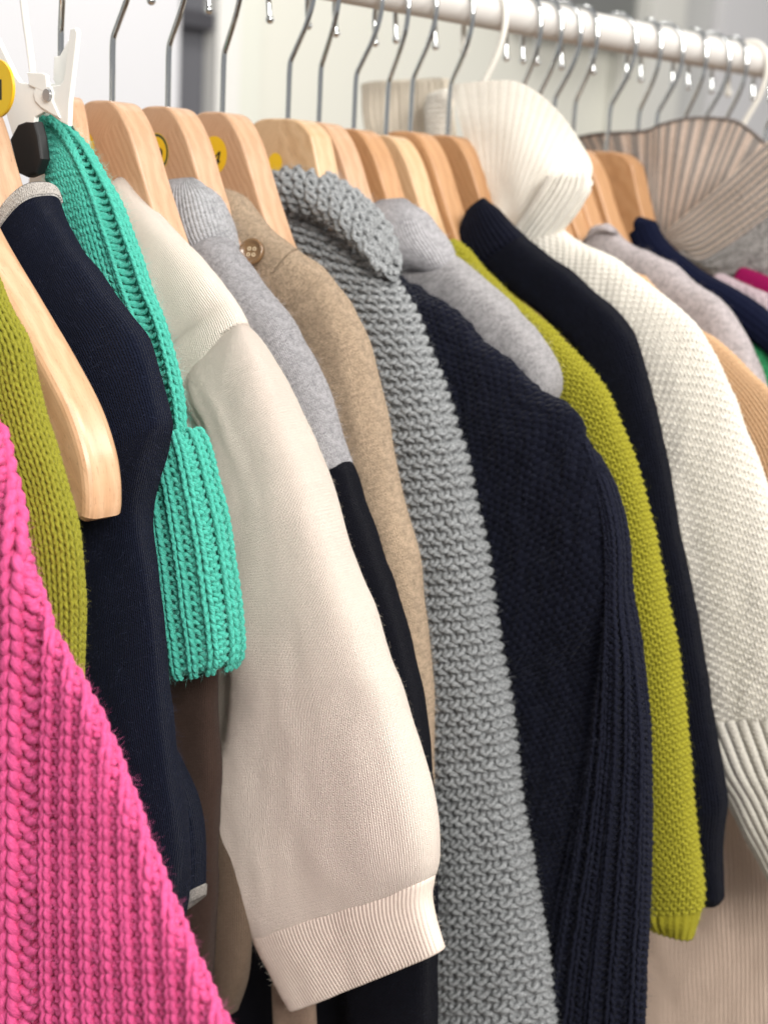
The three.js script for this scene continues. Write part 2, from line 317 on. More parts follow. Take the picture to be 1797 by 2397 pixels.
panel('door_leaf', 'pale grey door leaf behind the far end of the rail', 'door', 1556, 1645, 0, 2.8, 0.05, paint([205, 206, 204]));
panel('wall_panel', 'plain white wall panel at the far right edge', 'panel', 1652, 2400, 0, 2.8, 0.08, paint([226, 226, 228]));

// ------------------------------------------------------------------ the rail
{
  const t = thing('clothes_rail', 'white round clothes rail running across the top of the picture', 'clothes rail');
  t.position.set(0, 1.30, 0);
  const m = new THREE.MeshPhysicalMaterial({ color: C(206, 203, 199), roughness: 0.6 });
  part(t, 'tube', new THREE.CylinderGeometry(0.0125, 0.0125, 3, 48, 1).rotateZ(Math.PI / 2).translate(0.9, 0, 0), m);
  part(t, 'upright', new THREE.CylinderGeometry(0.0125, 0.0125, 1.3, 24).translate(2.4, -0.65, 0), m);
  part(t, 'upright', new THREE.CylinderGeometry(0.0125, 0.0125, 1.3, 24).translate(-0.6, -0.65, 0), m);
}

// ------------------------------------------------------------------ hangers
const mm = (q) => q.map(([x, y]) => new THREE.Vector2(x / 1000, y / 1000));
function armGeo(kind) {
  const up = kind === 'square' ? [[0, 1], [16, 0], [27, -7], [31, -14], [38, -34], [47, -56]] : [[0, 1], [9, 0.4], [16, -3], [24, -12], [30, -22], [37, -37], [45, -53]];
  const R = [...up, [60, -80], [78, -106], [97, -131], [113, -155], [123.5, -176], [127.5, -189], [128.3, -199], [125.5, -205.5], [113, -208.5], [103, -204], [86, -172], [60, -135], [34, -96], [14, -70]];
  const Lf = R.slice(1).reverse().map(([x, y]) => [-x, y]);
  const sh = new THREE.Shape(); sh.moveTo(R[0][0] / 1000, R[0][1] / 1000);
  const top = new THREE.SplineCurve(mm(R)).getPoints(200), left = new THREE.SplineCurve(mm([[0, -62], ...Lf, [0, 1]])).getPoints(200);
  for (const p of top.slice(1)) sh.lineTo(p.x, p.y);
  for (const p of left) sh.lineTo(p.x, p.y);
  const D = 0.0195, B = 0.0017;
  const g = new THREE.ExtrudeGeometry(sh, { depth: D - 2 * B, bevelEnabled: true, bevelThickness: B, bevelSize: B, bevelOffset: -B, bevelSegments: 4, curveSegments: 8 });
  g.translate(0, 0, -(D - 2 * B) / 2);
  const p = g.attributes.position, u = g.attributes.uv, n = g.attributes.normal;
  for (let i = 0; i < p.count; i++) { const x = p.getX(i), y = p.getY(i), z = p.getZ(i), s = Math.sign(x) || 1; u.setXY(i, (Math.abs(x) * 0.6 - y * 0.8) * 9, (Math.abs(n.getZ(i)) > 0.6 ? (Math.abs(x) * 0.8 + y * 0.6) * 9 : z * 14 + 0.37) + s); }
  return g;
}
const ARM = armGeo('round'), ARMSQ = armGeo('square');
const hookPts = [[0, -4], [0, 16], [0, 31], [0.6, 36], [4, 43], [11, 57], [15.4, 71], [16.2, 83], [13.5, 94], [7, 101], [0, 103], [-7, 101.6], [-13.5, 96.5], [-17, 88], [-18.2, 79], [-17.6, 70], [-16.4, 61]];
function hookGeo(pts, r) {
  const c = new THREE.CatmullRomCurve3(pts.map(([x, y]) => V(x / 1000, y / 1000, 0)), false, 'centripetal'), e = pts[pts.length - 1];
  return mergeGeometries([new THREE.TubeGeometry(c, 110, r, 14), new THREE.SphereGeometry(r * 1.55, 16, 12).translate(e[0] / 1000, e[1] / 1000, 0)]);
}
const HOOK = hookGeo(hookPts, 0.00175), HOOKW = hookGeo(hookPts, 0.0021);
function sticker(text, ring) {
  const c = document.createElement('canvas'); c.width = c.height = 128; const x = c.getContext('2d');
  x.fillStyle = '#e2b91e'; x.fillRect(0, 0, 128, 128);
  if (ring) { x.strokeStyle = '#3d4a33'; x.lineWidth = 9; x.beginPath(); x.arc(64, 64, 57, 0, 7); x.stroke(); }
  if (text) { x.fillStyle = '#1c2018'; x.font = 'bold 66px sans-serif'; x.textAlign = 'center'; x.textBaseline = 'middle'; x.fillText(text, 64, 68); }
  const t = new THREE.CanvasTexture(c); t.colorSpace = THREE.SRGBColorSpace;
  return new THREE.MeshStandardMaterial({ map: t, roughness: 0.45 });
}
const disc = (r) => { const g = new THREE.CircleGeometry(r, 40); return g; };
const hangProto = (() => {
  const o = new THREE.Group();
  part(o, 'shoulder_bar', ARM, WOOD); part(o, 'hook', HOOK, chrome);
  return o;
})();
let firstHanger = true;
function hanger(X, label, { name = 'wooden_hanger', mat = WOOD, sq = false, dy = 0, gam = GAM, tilt = 0, lean = 0, st = null, white = false, group = 'wooden hangers on the rail', y = 1.212 } = {}) {
  const o = hangProto.clone(); o.name = num(name); scene.add(o);
  o.position.set(X, y + dy, 0); o.rotation.order = 'YXZ'; o.rotation.set(lean, -(Math.PI / 2 - gam), tilt);
  o.userData = { label, category: 'hanger', group };
  const [bar, hook] = o.children;
  const turned = Math.sin(X * 97.3 + 1) * 0.22; hook.rotation.y = turned;                // every hook hangs a little differently
  bar.material = mat; if (sq) bar.geometry = ARMSQ;
  if (white) { hook.material = bar.material = whitePlastic; hook.geometry = HOOKW; }
  if (st) { const m = part(o, 'size_sticker', disc(st[2]), st[3]); m.position.set(st[0], st[1], 0.0099); m.rotation.z = -0.25; }
  return o;
}
hanger(-0.1456, 'light wooden hanger half hidden right behind the white metal clip', { gam: -0.3 });
hanger(-0.113, 'wooden hanger with a half hidden plain yellow sticker, right of the white clip', { st: [-0.0135, -0.026, 0.0105, sticker('')] });
hanger(-0.0756, 'wooden hanger with dark-ringed yellow sticker above the light grey collar', { st: [0.0015, -0.0255, 0.0112, sticker('30', true)] });
hanger(-0.0365, 'wooden hanger with yellow sticker reading 24 above the beige cardigan', { st: [0.004, -0.0245, 0.0112, sticker('24')] });
hanger(0.0137, 'pale square-shouldered wooden hanger carrying the grey chunky knit', { mat: WOODP, sq: true, st: [0.0, -0.026, 0.006, sticker('')] });
hanger(0.0389, 'wooden hanger just right of the pale square-shouldered hanger');
hanger(0.0686, 'slim wooden hanger between two taller ones in the middle of the rail', { mat: WOODD, dy: -0.002 });
hanger(0.0973, 'lower wooden hanger directly left of the tall one by the cream roll neck', { dy: -0.004, mat: WOODP });
hanger(0.1192, 'tall wooden hanger left of the navy ribbed collar', { mat: WOODD });
hanger(0.155, 'wooden hanger partly inside the cream roll neck', { mat: WOODD });
hanger(0.1855, 'white plastic hanger whose hook rises behind the cream roll neck', { white: true, name: 'white_hanger' });
hanger(0.2254, 'hanger with shiny hook first right of the white plastic hook', { mat: WOODD });
hanger(0.2457, 'hanger whose dark shiny hook is second right of the white plastic hook', { mat: WOODD });
hanger(0.264, 'hanger whose shiny hook is third right of the white plastic hook', { mat: WOODD });
hanger(0.2874, 'wooden hanger left of the square one in front of the striped ribbed collar', { mat: WOODD });
hanger(0.3293, 'square wooden hanger head in front of the taupe striped ribbed collar', { mat: WOODD, sq: true });
hanger(0.3655, 'hanger hook first right of the square hanger above the striped collar', { mat: WOODD });
hanger(0.389, 'hanger hook second right of the square hanger above the striped collar', { mat: WOODD });
hanger(0.426, 'hanger hook third right of the square hanger above the striped collar', { mat: WOODD });
hanger(0.453, 'dark hanger hook fourth right of the square hanger', { mat: WOODD });
hanger(0.482, 'hanger hook just left of the far white plastic hook', { mat: WOODD });
hanger(0.51, 'white plastic hanger hook near the right edge', { white: true, name: 'white_hanger' });
hanger(0.545, 'hanger hook right of the far white plastic hook', { mat: WOODD });
hanger(0.575, 'hanger hook cut by the right edge of the picture', { mat: WOODD });
hanger(-0.205, 'wooden hanger at the left edge rising out of the navy neck with marl trim');
// the bare arm in front
{
  const pl = plane(-0.237), o = thing('wooden_hanger', 'pale wooden hanger at the left edge with its bare arm tip showing', 'hanger');
  o.position.copy(pl.P); o.rotation.y = -(Math.PI / 2 - GAM);
  const th = 0.0215, B = 0.0048, loc = (q) => { const v = on(pl, q[0], q[1], th / 2).sub(pl.P); return new THREE.Vector2(v.dot(pl.w), v.y); };
  const right = new THREE.SplineCurve([[-330, 190], [-250, 230], [-150, 380], [-68, 548], [20, 700], [100, 838], [160, 955], [194, 1056], [207, 1130], [209, 1190], [206, 1218]].map(loc)).getPoints(120);
  const left = new THREE.SplineCurve([[186, 1224], [160, 1204], [136, 1140], [80, 1000], [0, 850], [-90, 720], [-190, 600], [-330, 480]].map(loc)).getPoints(80);
  const g = new THREE.ExtrudeGeometry(new THREE.Shape([...right, ...left]), { depth: th - 2 * B, bevelEnabled: true, bevelThickness: B, bevelSize: B, bevelOffset: -B, bevelSegments: 4 });
  g.translate(0, 0, -(th - 2 * B) / 2);
  const p = g.attributes.position, u = g.attributes.uv, n = g.attributes.normal;
  for (let k = 0; k < p.count; k++) { const x = p.getX(k), y = p.getY(k), z = p.getZ(k); u.setXY(k, (x * 0.6 - y * 0.8) * 9, Math.abs(n.getZ(k)) > 0.6 ? (x * 0.8 + y * 0.6) * 9 : z * 14 + 0.37); }
  part(o, 'shoulder_bar', g, wood([220, 178, 142]));
  part(o, 'hook', HOOK, chrome).position.x = -0.055;
}
// the yellow size disc at the left edge
{
  const pl = plane(-0.237), c = on(pl, -6, 207, 0.014);
  const o = thing('size_tag', 'round yellow size tag with a black letter at the left edge beside the white clip', 'tag');
  o.position.copy(c); o.rotation.y = -(Math.PI / 2 - GAM);
  const Ym = new THREE.MeshStandardMaterial({ color: C(226, 180, 28), roughness: 0.4 });
  part(o, 'disc', new THREE.CylinderGeometry(0.0128, 0.0128, 0.0014, 48).rotateX(Math.PI / 2), Ym);
  const f = part(o, 'print', disc(0.0122), sticker('M')); f.position.z = 0.0008;
  part(o, 'neck_ring', new THREE.TorusGeometry(0.004, 0.0008, 10, 24).translate(-0.0125, 0, 0), Ym);
}

// ------------------------------------------------------------------ garments
// R: the outer edge down shoulder and sleeve; W: the width behind it, square to its run
function strip(R, W, t, lift = 0) {
  return R.map((p, i) => {
    const a = R[Math.max(0, i - 1)], b = R[Math.min(R.length - 1, i + 1)], dx = b[0] - a[0], dy = b[1] - a[1], l = Math.hypot(dx, dy), w = Array.isArray(W) ? W[0] + (W[1] - W[0]) * i / (R.length - 1) : W;
    return [p[0] - dy / l * w, p[1] + dx / l * w, p[0], p[1], Array.isArray(t) ? t[0] + (t[1] - t[0]) * i / (R.length - 1) : t, lift];
  });
}
const knitS = (S, w, h) => [Math.max(4, Math.round(S.perim / w)), h];
function fine(o, name, S, mat, w, h, nf, hairMat, fo) {       // fine-gauge cloth with its fuzz
  const m = part(o, name, cloth(S, Math.round(S.perim / w / 16) * 16 || 16, h), mat);
  if (nf) addFuzz(o, S, nf, hairMat, fo);
  return m;
}

// pink chunky cardigan in the corner
{
  const o = thing('chunky_cardigan', 'bright pink chunky rib knit in the lower left corner', 'cardigan');
  const pl = plane(-0.298), edge = [[-60, 900], [0, 1021], [22, 1120], [44, 1200], [80, 1348], [127, 1487], [186, 1588], [240, 1690], [296, 1827], [359, 2004], [422, 2156], [486, 2308], [545, 2430], [600, 2560]];
  const ex = (y) => { let i = 0; while (i < edge.length - 2 && y > edge[i + 1][1]) i++; const t = (y - edge[i][1]) / (edge[i + 1][1] - edge[i][1]); return edge[i][0] + (edge[i + 1][0] - edge[i][0]) * t; };
  const na = 200, ns = 200, rows = [], X0 = -190, X1 = 660, Y0 = 880, Y1 = 2520, RO = 34, MM = 0.000215;
  const xy = (a, s) => [X0 + (X1 - X0) * a + 22 * Math.sin(s * 5 + a * 3) * a, Y0 + (Y1 - Y0) * s];
  const turn = (x, y) => (x - (ex(y) - RO)) / RO;                       // how far the cloth has turned over its edge
  for (let i = 0; i <= ns; i++) { const r = []; for (let a = 0; a <= na; a++) { const [x, y] = xy(a / na, i / ns), t = Math.min(3, turn(x, y)), z = 0.004 * noise.noise(x / 130, y / 260, 1); r.push(t <= 0 ? on(pl, x, y, z) : on(pl, ex(y) - RO + RO * Math.sin(t), y, z - RO * MM * (1 - Math.cos(t)))); } rows.push(r); }
  const S = { na, ns, rows, len: rows[0][30].distanceTo(rows[ns][30]) }, sideways = pl.w.clone().multiplyScalar(0.9).addScaledVector(Y, 0.4).normalize();
  S.nor = rows.map((r, i) => r.map((p, a) => {
    const t = Math.max(0, Math.min(3, turn(...xy(a / na, i / ns)))), guess = pl.near.clone().multiplyScalar(Math.cos(t)).addScaledVector(sideways, Math.sin(t));
    const A = r[Math.min(na, a + 1)].clone().sub(r[Math.max(0, a - 1)]), B = rows[Math.min(ns, i + 1)][a].clone().sub(rows[Math.max(0, i - 1)][a]), n = B.cross(A).normalize();
    if (n.lengthSq() < 0.5) return guess; if (n.dot(guess) < 0) n.negate(); return n.lerp(guess, 0.3).normalize();
  }));
  const keep = (a, s) => a > 0.03 && a < 0.97 && s > 0.005 && s < 0.995 && turn(...xy(a, s)) < 2.4;
  const mat = strand([230, 94, 150], 'even', 0.0004, 0.6), pxA = (x) => (x - X0) / (X1 - X0), xOf = (a, s) => xy(a, s)[0];
  part(o, 'knit_front', yarn(S, { N: 36, h: 0.0064, a0: 0.3, a1: 1, r: 0.00165, A: 0.16, b: 0.8, c: 1.0, inset: 0.001, seg: 12, rad: 6, jit: 0.2, keep: (a, s) => keep(a, s) && xOf(a, s) > 96, sg: (i) => (i % 2 ? -1 : 1), lift: (x) => -0.0013 * Math.cos(Math.PI * x), pitch: 0.012 }), mat);
  part(o, 'button_band', yarn(S, { N: 19, h: 0.0078, a0: 0, a1: 0.4, r: 0.0026, A: 0.17, b: 0.8, c: 1.0, inset: 0.001, seg: 16, rad: 8, jit: 0.16, keep: (a, s) => keep(a, s) && xOf(a, s) < 93, sg: (i) => (i % 2 ? -1 : 1), lift: (x) => -0.0016 * Math.cos(Math.PI * x), pitch: 0.016 }), mat);
  // the lining side of the knit, so that the cloth has a thickness
  const P = [], I = []; for (const q of [-0.0022, -0.006]) for (let i = 0; i <= ns; i++) for (let a = 0; a <= na; a++) { const p = rows[i][a].clone().addScaledVector(S.nor[i][a], q); P.push(p.x, p.y, p.z); }
  const M = (na + 1) * (ns + 1); for (let k = 0; k < 1; k++) for (let i = 0; i < ns; i++) for (let a = 0; a < na; a++) { if (turn(...xy(a / na, i / ns)) > 2.4) continue; const q = k * M + i * (na + 1) + a, w = q + na + 1; I.push(q, w, q + 1, q + 1, w, w + 1); }
  const g = new THREE.BufferGeometry(); g.setAttribute('position', new THREE.Float32BufferAttribute(P, 3)); g.setIndex(I); g.computeVertexNormals();
  part(o, 'knit_backing', g, new THREE.MeshStandardMaterial({ color: C(226, 92, 148), roughness: 1 }));
  addFuzz(o, S, 70000, hair([244, 120, 180]), { a0: 0.16, a1: 0.97, len: 0.0055, off: 0.0006, keep, w: 0.00008, lie: 1.5 });
}
// olive knit
{
  const o = thing('olive_sweater', 'olive green knit between the pink knit and the bare hanger arm', 'sweater');
  const R = [[-70, 500], [-30, 580], [0, 640], [18, 688], [43, 735], [69, 786], [83, 833], [105, 891], [123, 949], [141, 1014], [159, 1065], [174, 1115], [184, 1155], [195, 1195], [208, 1265], [215, 1340], [219, 1420], [219, 1500], [216, 1580], [214, 1700], [214, 1800]];
  const S = loft(plane(-0.266), strip(R.map(([x, y]) => [x - (y > 850 ? 34 : 22), y]), 250, 26), { wr: 1.2, sd: 2 });
  const N = Math.round(S.perim / 0.0050), m = strand([150, 147, 54], 'even', 0.0004);
  part(o, 'sleeve', yarn(S, { N, h: 0.0042, r: 0.00105, A: 0.19, b: 0.85, c: 0.8, seg: 10, a0: 0.15, a1: 0.58, jit: 0.12, pitch: 0.006 }), m);
  part(o, 'lining', cloth(S, 16, 0.004, 0.0019), wool([144, 141, 50], 'plain'));
  addFuzz(o, S, 22000, hair([164, 160, 74]), { len: 0.0036, off: -0.0002, lie: 1.5 });
}
// navy sweater with marl neck
{
  const o = thing('navy_sweater', 'fine navy sweater with grey marl neck trim behind the bare hanger arm', 'sweater');
  const pl = plane(-0.205), m = wool([29, 34, 52], 'plain', 'soft', 0.002, 0.15), hm = hair([58, 64, 88]), mm2 = strand([206, 200, 194], 'marl', 0.0003);
  const st = [[25, 560, 105, 430, 30], [12, 640, 130, 488, 30], [5, 710, 169, 553, 30], [5, 790, 220, 625, 30], [20, 870, 266, 688, 30], [40, 950, 306, 734, 30], [60, 1020, 337, 784, 30], [90, 1070, 360, 846, 30], [110, 1110, 378, 911, 30], [130, 1140, 392, 965, 30], [140, 1170, 397, 998, 30], [140, 1210, 388, 1036, 30], [140, 1250, 368, 1095, 30], [145, 1300, 352, 1160, 27], [150, 1350, 347, 1220, 27], [150, 1410, 356, 1290, 28], [150, 1480, 366, 1355, 28], [150, 1570, 378, 1445, 28], [150, 1650, 388, 1559, 28], [170, 1740, 399, 1656, 28], [200, 1850, 414, 1783, 28], [230, 1940, 427, 1870, 28], [255, 2010, 437, 1960, 27], [285, 2090, 442, 2040, 26], [322, 2165, 436, 2122, 24], [345, 2210, 426, 2170, 22]];
  for (const q of st) q[2] -= 8;
  const S = loft(pl, st, { wr: 1.4, sd: 3, top: 'open', bottom: 'round' });
  fine(o, 'sleeve', S, m, 0.0021, 0.0017, 9000, hm, { len: 0.005, w: 0.00006 });
  const T = slice(S, 0, 0.022, 0.0009);
  part(o, 'neck_trim', yarn(T, { N: 60, h: 0.0022, r: 0.0007, a0: 0, a1: 0.62, b: 0.8, c: 0.8, pitch: 0.004 }), mm2, 'grey marl neck trim');
  part(o, 'neck_band', cloth(T, 64, 0.002, 0.0004), wool([190, 186, 182], 'plain', 'marl'));
  const B = loft(plane(-0.176), [[340, 1740, 395, 1740, 14], [360, 1800, 424, 1800, 16], [380, 1870, 450, 1866, 18], [392, 1950, 466, 1940, 18], [398, 2030, 471, 2010, 17], [405, 2120, 471, 2080, 16]], { wr: 0.6, sd: 4 });
  fine(o, 'far_sleeve', B, m, 0.0021, 0.0017, 1500, hm);
  const Q = loft(plane(-0.176), [[404, 2112, 473, 2076, 17], [412, 2140, 472, 2094, 16]], { wr: 0, step: 0.001 });
  part(o, 'cuff_trim', cloth(Q, 48, 0.002), wool([165, 160, 155], 'plain', 'marl'), 'grey marl cuff trim');
}
// teal hat
{
  const o = thing('teal_beanie', 'teal chunky knit hat with ribbed brim hanging from the white clip', 'hat');
  const pl = plane(-0.167);
  const R = [[140, 276], [170, 303], [203, 338], [236, 388], [270, 452], [296, 519], [322, 585], [345, 652], [362, 695], [380, 735], [402, 808], [420, 884], [430, 940], [434, 985], [434, 1030]];
  const st = R.map((p, i) => { const k = i / (R.length - 1); return [88 + 175 * k ** 1.2, [268, 300, 345, 410, 480, 560, 640, 720, 770, 810, 890, 950, 1000, 1040, 1080][i], p[0], p[1], 15 + 7 * Math.sin(Math.PI * k), 0]; });
  const S = loft(pl, st, { ex: 2.2, wr: 1.1, sd: 5, bottom: 'round', disp: (a) => 2.2 * Math.exp(-(((a - 0.395) / 0.02) ** 2)) + 1.6 * Math.exp(-(((a - 0.47) / 0.025) ** 2)) - 2.4 * Math.exp(-(((a - 0.432) / 0.014) ** 2)) });
  const m = strand([86, 192, 172], 'even', 0.0006, 0.35), base = wool([78, 182, 162], 'plain'), hm = hair([140, 222, 208]);
  const N = Math.round(S.perim / 0.0056);
  part(o, 'crown', yarn(S, { N, h: 0.0047, inset: 0.0028, r: 0.00128, A: 0.19, b: 0.85, c: 0.85, a0: 0.04, a1: 0.62, jit: 0.12, pitch: 0.007, sg: (i) => (Math.abs(i / N - 0.435) < 0.018 ? 1 : -1) }), m);
  part(o, 'crown_lining', cloth(S, 16, 0.004, 0.0042), base);
  const BR = loft(pl, [[300, 1030, 446, 1000, 26, 2], [305, 1050, 460, 1020, 31, 2], [312, 1110, 474, 1062, 32, 2], [318, 1180, 489, 1122, 32, 2], [322, 1270, 514, 1224, 33, 2], [330, 1370, 532, 1327, 33, 2], [345, 1480, 548, 1453, 33, 2], [355, 1550, 553, 1517, 32, 2], [365, 1582, 546, 1558, 29, 2], [384, 1592, 530, 1576, 22, 2]], { ex: 2.6, wr: 0.6, sd: 6, top: 'round', bottom: 'round', capk: 0.35 });
  const NB = 2 * Math.round(BR.perim / 0.0062 / 2);
  part(o, 'brim', yarn(BR, { N: NB, h: 0.0048, inset: 0.0026, r: 0.0014, A: 0.16, b: 0.9, c: 1.0, a0: 0.02, a1: 0.66, jit: 0.12, seg: 14, rad: 7, pitch: 0.0065, sg: (i) => (i % 2 ? -1 : 1), lift: (x) => -0.0016 * Math.cos(Math.PI * x) }), m);
  const E = [];
  part(o, 'brim_lining', cloth(BR, 16, 0.004, 0.0044), base);
  addFuzz(o, S, 10000, hm, { len: 0.004, off: 0.0003 });
  addFuzz(o, BR, 16000, hm, { len: 0.004, off: -0.0006, a1: 0.66, lie: 1.4 });
}
// white clip
{
  const o = thing('clip_hanger', 'white metal clip hanger gripping the top of the teal hat', 'hanger');
  const pl = plane(-0.172), W = new THREE.MeshPhysicalMaterial({ color: C(236, 236, 232), roughness: 0.32, clearcoat: 0.3 });
  const z0 = on(pl, 110, 220);
  const z = (x, y) => [x / 2.3686, y / 2.3686];
  const flat = (pts, lift, th, round = 0.0007) => {
    const c = pts.map(([x, y]) => { const q = on(pl, ...z(x, y), lift).sub(pl.P); return new THREE.Vector2(q.dot(pl.w), q.y); });
    const s = new THREE.Shape(c);
    const g = new THREE.ExtrudeGeometry(s, { depth: th, bevelEnabled: true, bevelThickness: round, bevelSize: round, bevelSegments: 3 });
    const M = new THREE.Matrix4().makeBasis(pl.w, Y, pl.near); g.applyMatrix4(M); g.translate(...pl.P.clone().addScaledVector(pl.near, lift).toArray()); return g;
  };
  part(o, 'front_plate', flat([[-60, 210], [0, 215], [60, 340], [100, 425], [130, 465], [200, 478], [290, 488], [355, 480], [375, 455], [384, 400], [400, 280], [414, 170], [436, 166], [444, 186], [432, 300], [412, 470], [400, 570], [396, 690], [360, 672], [300, 628], [262, 616], [212, 645], [204, 690], [150, 706], [104, 784], [62, 640], [20, 430], [-60, 330]], 0.011, 0.0016), W);
  part(o, 'back_plate', flat([[-40, 240], [60, 400], [120, 480], [330, 470], [318, 440], [322, 322], [352, 318], [400, 230], [404, 260], [380, 480], [370, 640], [250, 640], [150, 700]], -0.004, 0.0015), W);
  part(o, 'bracket', flat([[170, 408], [255, 414], [268, 424], [276, 500], [262, 506], [182, 470], [178, 432]], 0.0125, 0.0012), W);
  const tongue = flat([[203, 520], [212, 494], [240, 480], [290, 488], [302, 520], [296, 556], [340, 650], [300, 628], [240, 590], [210, 556]], 0.0128, 0.0008); part(o, 'tongue', tongue, W);
  const rv = on(pl, ...z(263, 526), 0.0152), rg = new THREE.CylinderGeometry(0.0029, 0.0032, 0.0016, 28); rg.rotateX(Math.PI / 2); rg.applyMatrix4(new THREE.Matrix4().makeBasis(pl.w, Y, pl.near)); rg.translate(rv.x, rv.y, rv.z);
  part(o, 'rivet', rg, new THREE.MeshStandardMaterial({ color: 0xb9babc, metalness: 0.9, roughness: 0.35 }));
  const rod = new THREE.CatmullRomCurve3([on(pl, 44, -120, 0.006), on(pl, 52, -30, 0.006), on(pl, 60, 40, 0.006), on(pl, 70, 110, 0.006), on(pl, 80, 186, 0.006)]);
  part(o, 'rod', new THREE.TubeGeometry(rod, 40, 0.0019, 14), W);
  const blk = new THREE.MeshPhysicalMaterial({ color: C(20, 20, 22), roughness: 0.55 });
  part(o, 'rubber_pad', flat([[108, 780], [148, 706], [190, 690], [226, 692], [246, 760], [262, 880], [236, 950], [190, 968], [150, 950]], 0.0085, 0.0035, 0.0016), blk);
  part(o, 'rubber_pad', flat([[206, 690], [212, 646], [262, 622], [330, 652], [395, 700], [420, 740], [300, 720]], -0.0075, 0.003, 0.001), blk);
}
// taupe sweater behind the hat; shade is put into its colours, darkest on the sleeve
{
  const o = thing('taupe_sweater', 'taupe sweater sleeves below the teal hat with shade in their colour', 'sweater');
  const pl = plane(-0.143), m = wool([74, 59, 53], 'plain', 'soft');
  const S = loft(pl, [[330, 1200, 470, 1180, 16], [350, 1450, 492, 1430, 16], [390, 1650, 503, 1640, 17], [410, 1850, 508, 1840, 17], [415, 2050, 505, 2040, 18], [425, 2200, 500, 2190, 17], [440, 2330, 490, 2320, 15]], { wr: 1.5, sd: 8 });
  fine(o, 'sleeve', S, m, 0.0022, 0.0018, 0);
  const Q = loft(plane(-0.13), [[470, 1900, 560, 1900, 14], [485, 2050, 580, 2050, 15], [495, 2180, 582, 2180, 16], [500, 2290, 574, 2290, 16], [512, 2372, 552, 2368, 13]], { wr: 1, sd: 9 });
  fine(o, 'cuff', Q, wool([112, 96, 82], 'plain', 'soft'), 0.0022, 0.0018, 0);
  const T = loft(plane(-0.095), [[640, 2300, 730, 2300, 12], [645, 2440, 740, 2440, 12]], { wr: 0.5 });
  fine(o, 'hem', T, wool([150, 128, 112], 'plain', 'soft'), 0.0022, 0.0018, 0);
}
// cream sweater with full sleeve
{
  const o = thing('cream_sweater', 'fine cream sweater with full sleeve and ribbed cuff right of the teal hat', 'sweater');
  const pl = plane(-0.113), m = wool([243, 229, 217], 'plain', 'even', 0.0009), mp = wool([243, 230, 218], 'plain', 'even', 0.0009), mr = wool([242, 226, 213], 'rib', 'even', 0.0006), hm = hair([240, 230, 214]);
  const Bd = loft(pl, [[228, 500, 300, 424, 20, 9], [228, 560, 338, 468, 27, 9], [236, 640, 380, 517, 28, 9], [250, 720, 424, 560, 29, 8], [262, 800, 468, 606, 30, 7], [275, 870, 509, 655, 30, 5], [285, 930, 546, 704, 28], [290, 990, 574, 752, 28], [300, 1060, 588, 812, 27], [320, 1150, 592, 950, 26], [370, 1300, 600, 1150, 24], [440, 1420, 610, 1350, 22], [505, 1540, 620, 1520, 20], [520, 1620, 620, 1600, 18], [518, 1720, 610, 1700, 16], [506, 1800, 600, 1790, 14]], { wr: 1.0, sd: 10 });
  fine(o, 'body', Bd, mp, 0.0018, 0.0015, 12000, hm, { len: 0.0035 });
  const sl = plane(-0.117, 0.2);
  const S = loft(sl, [[432, 888, 574, 760, 16, 4], [440, 925, 598, 792, 24, 6], [462, 965, 622, 838, 30, 8], [492, 1010, 652, 896, 34, 9], [510, 1070, 681, 963, 37, 9], [521, 1140, 718, 1043, 39, 9], [530, 1230, 752, 1126, 42, 9], [540, 1330, 806, 1298, 40, 9], [551, 1430, 853, 1420, 40, 9], [562, 1545, 897, 1550, 40, 9], [562, 1630, 926, 1612, 40, 9], [548, 1715, 950, 1688, 41, 9], [520, 1792, 979, 1779, 42, 9], [506, 1870, 1000, 1862, 42, 9], [508, 1950, 1013, 1940, 41, 9], [530, 2050, 1018, 2000, 38, 9], [566, 2130, 1016, 2034, 34, 9], [600, 2188, 1010, 2054, 30, 9]], { wr: 0.9, sd: 11, ex: 3.1, na: 128, step: 0.003, top: 'round', disp: (a, s) => -2.2 * Math.exp(-(((a - 0.1 - 0.04 * s) / 0.03) ** 2)) * Math.max(0, 1 - Math.abs(s - 0.12) / 0.15) + 0.35 * noise.noise(a * 9 + s * 3, s * 5 - a * 4, 2.5) * Math.min(1, s * 2) + 1.4 * Math.exp(-(((a - 0.2 - 0.25 * s) / 0.03) ** 2)) * Math.max(0, 1 - Math.abs(s - 0.16) / 0.16) });
  fine(o, 'sleeve', S, m, 0.0018, 0.0015, 24000, hm, { len: 0.0026, w: 0.00005 });
  const Cf = loft(sl, [[600, 2187, 1010, 2053, 29.6, 9], [616, 2222, 1006, 2078, 29, 9], [638, 2262, 1004, 2106, 27, 9], [660, 2312, 1015, 2158, 22, 9], [682, 2362, 1036, 2220, 17, 9]], { wr: 0.7, sd: 12, top: 'open', ex: 3.1 });
  fine(o, 'cuff', Cf, mr, 0.0026, 0.0014, 5000, hm, { len: 0.003 });
  const p = V(), n = V(), pts = []; for (let k = 0; k <= 40; k++) { at(S, 0.02 + 0.5 * k / 40, 0.0, p, n); pts.push(p.clone().addScaledVector(n, 0.0002)); }
  part(o, 'armhole_seam', new THREE.TubeGeometry(new THREE.CatmullRomCurve3(pts), 120, 0.0007, 6), m);
}
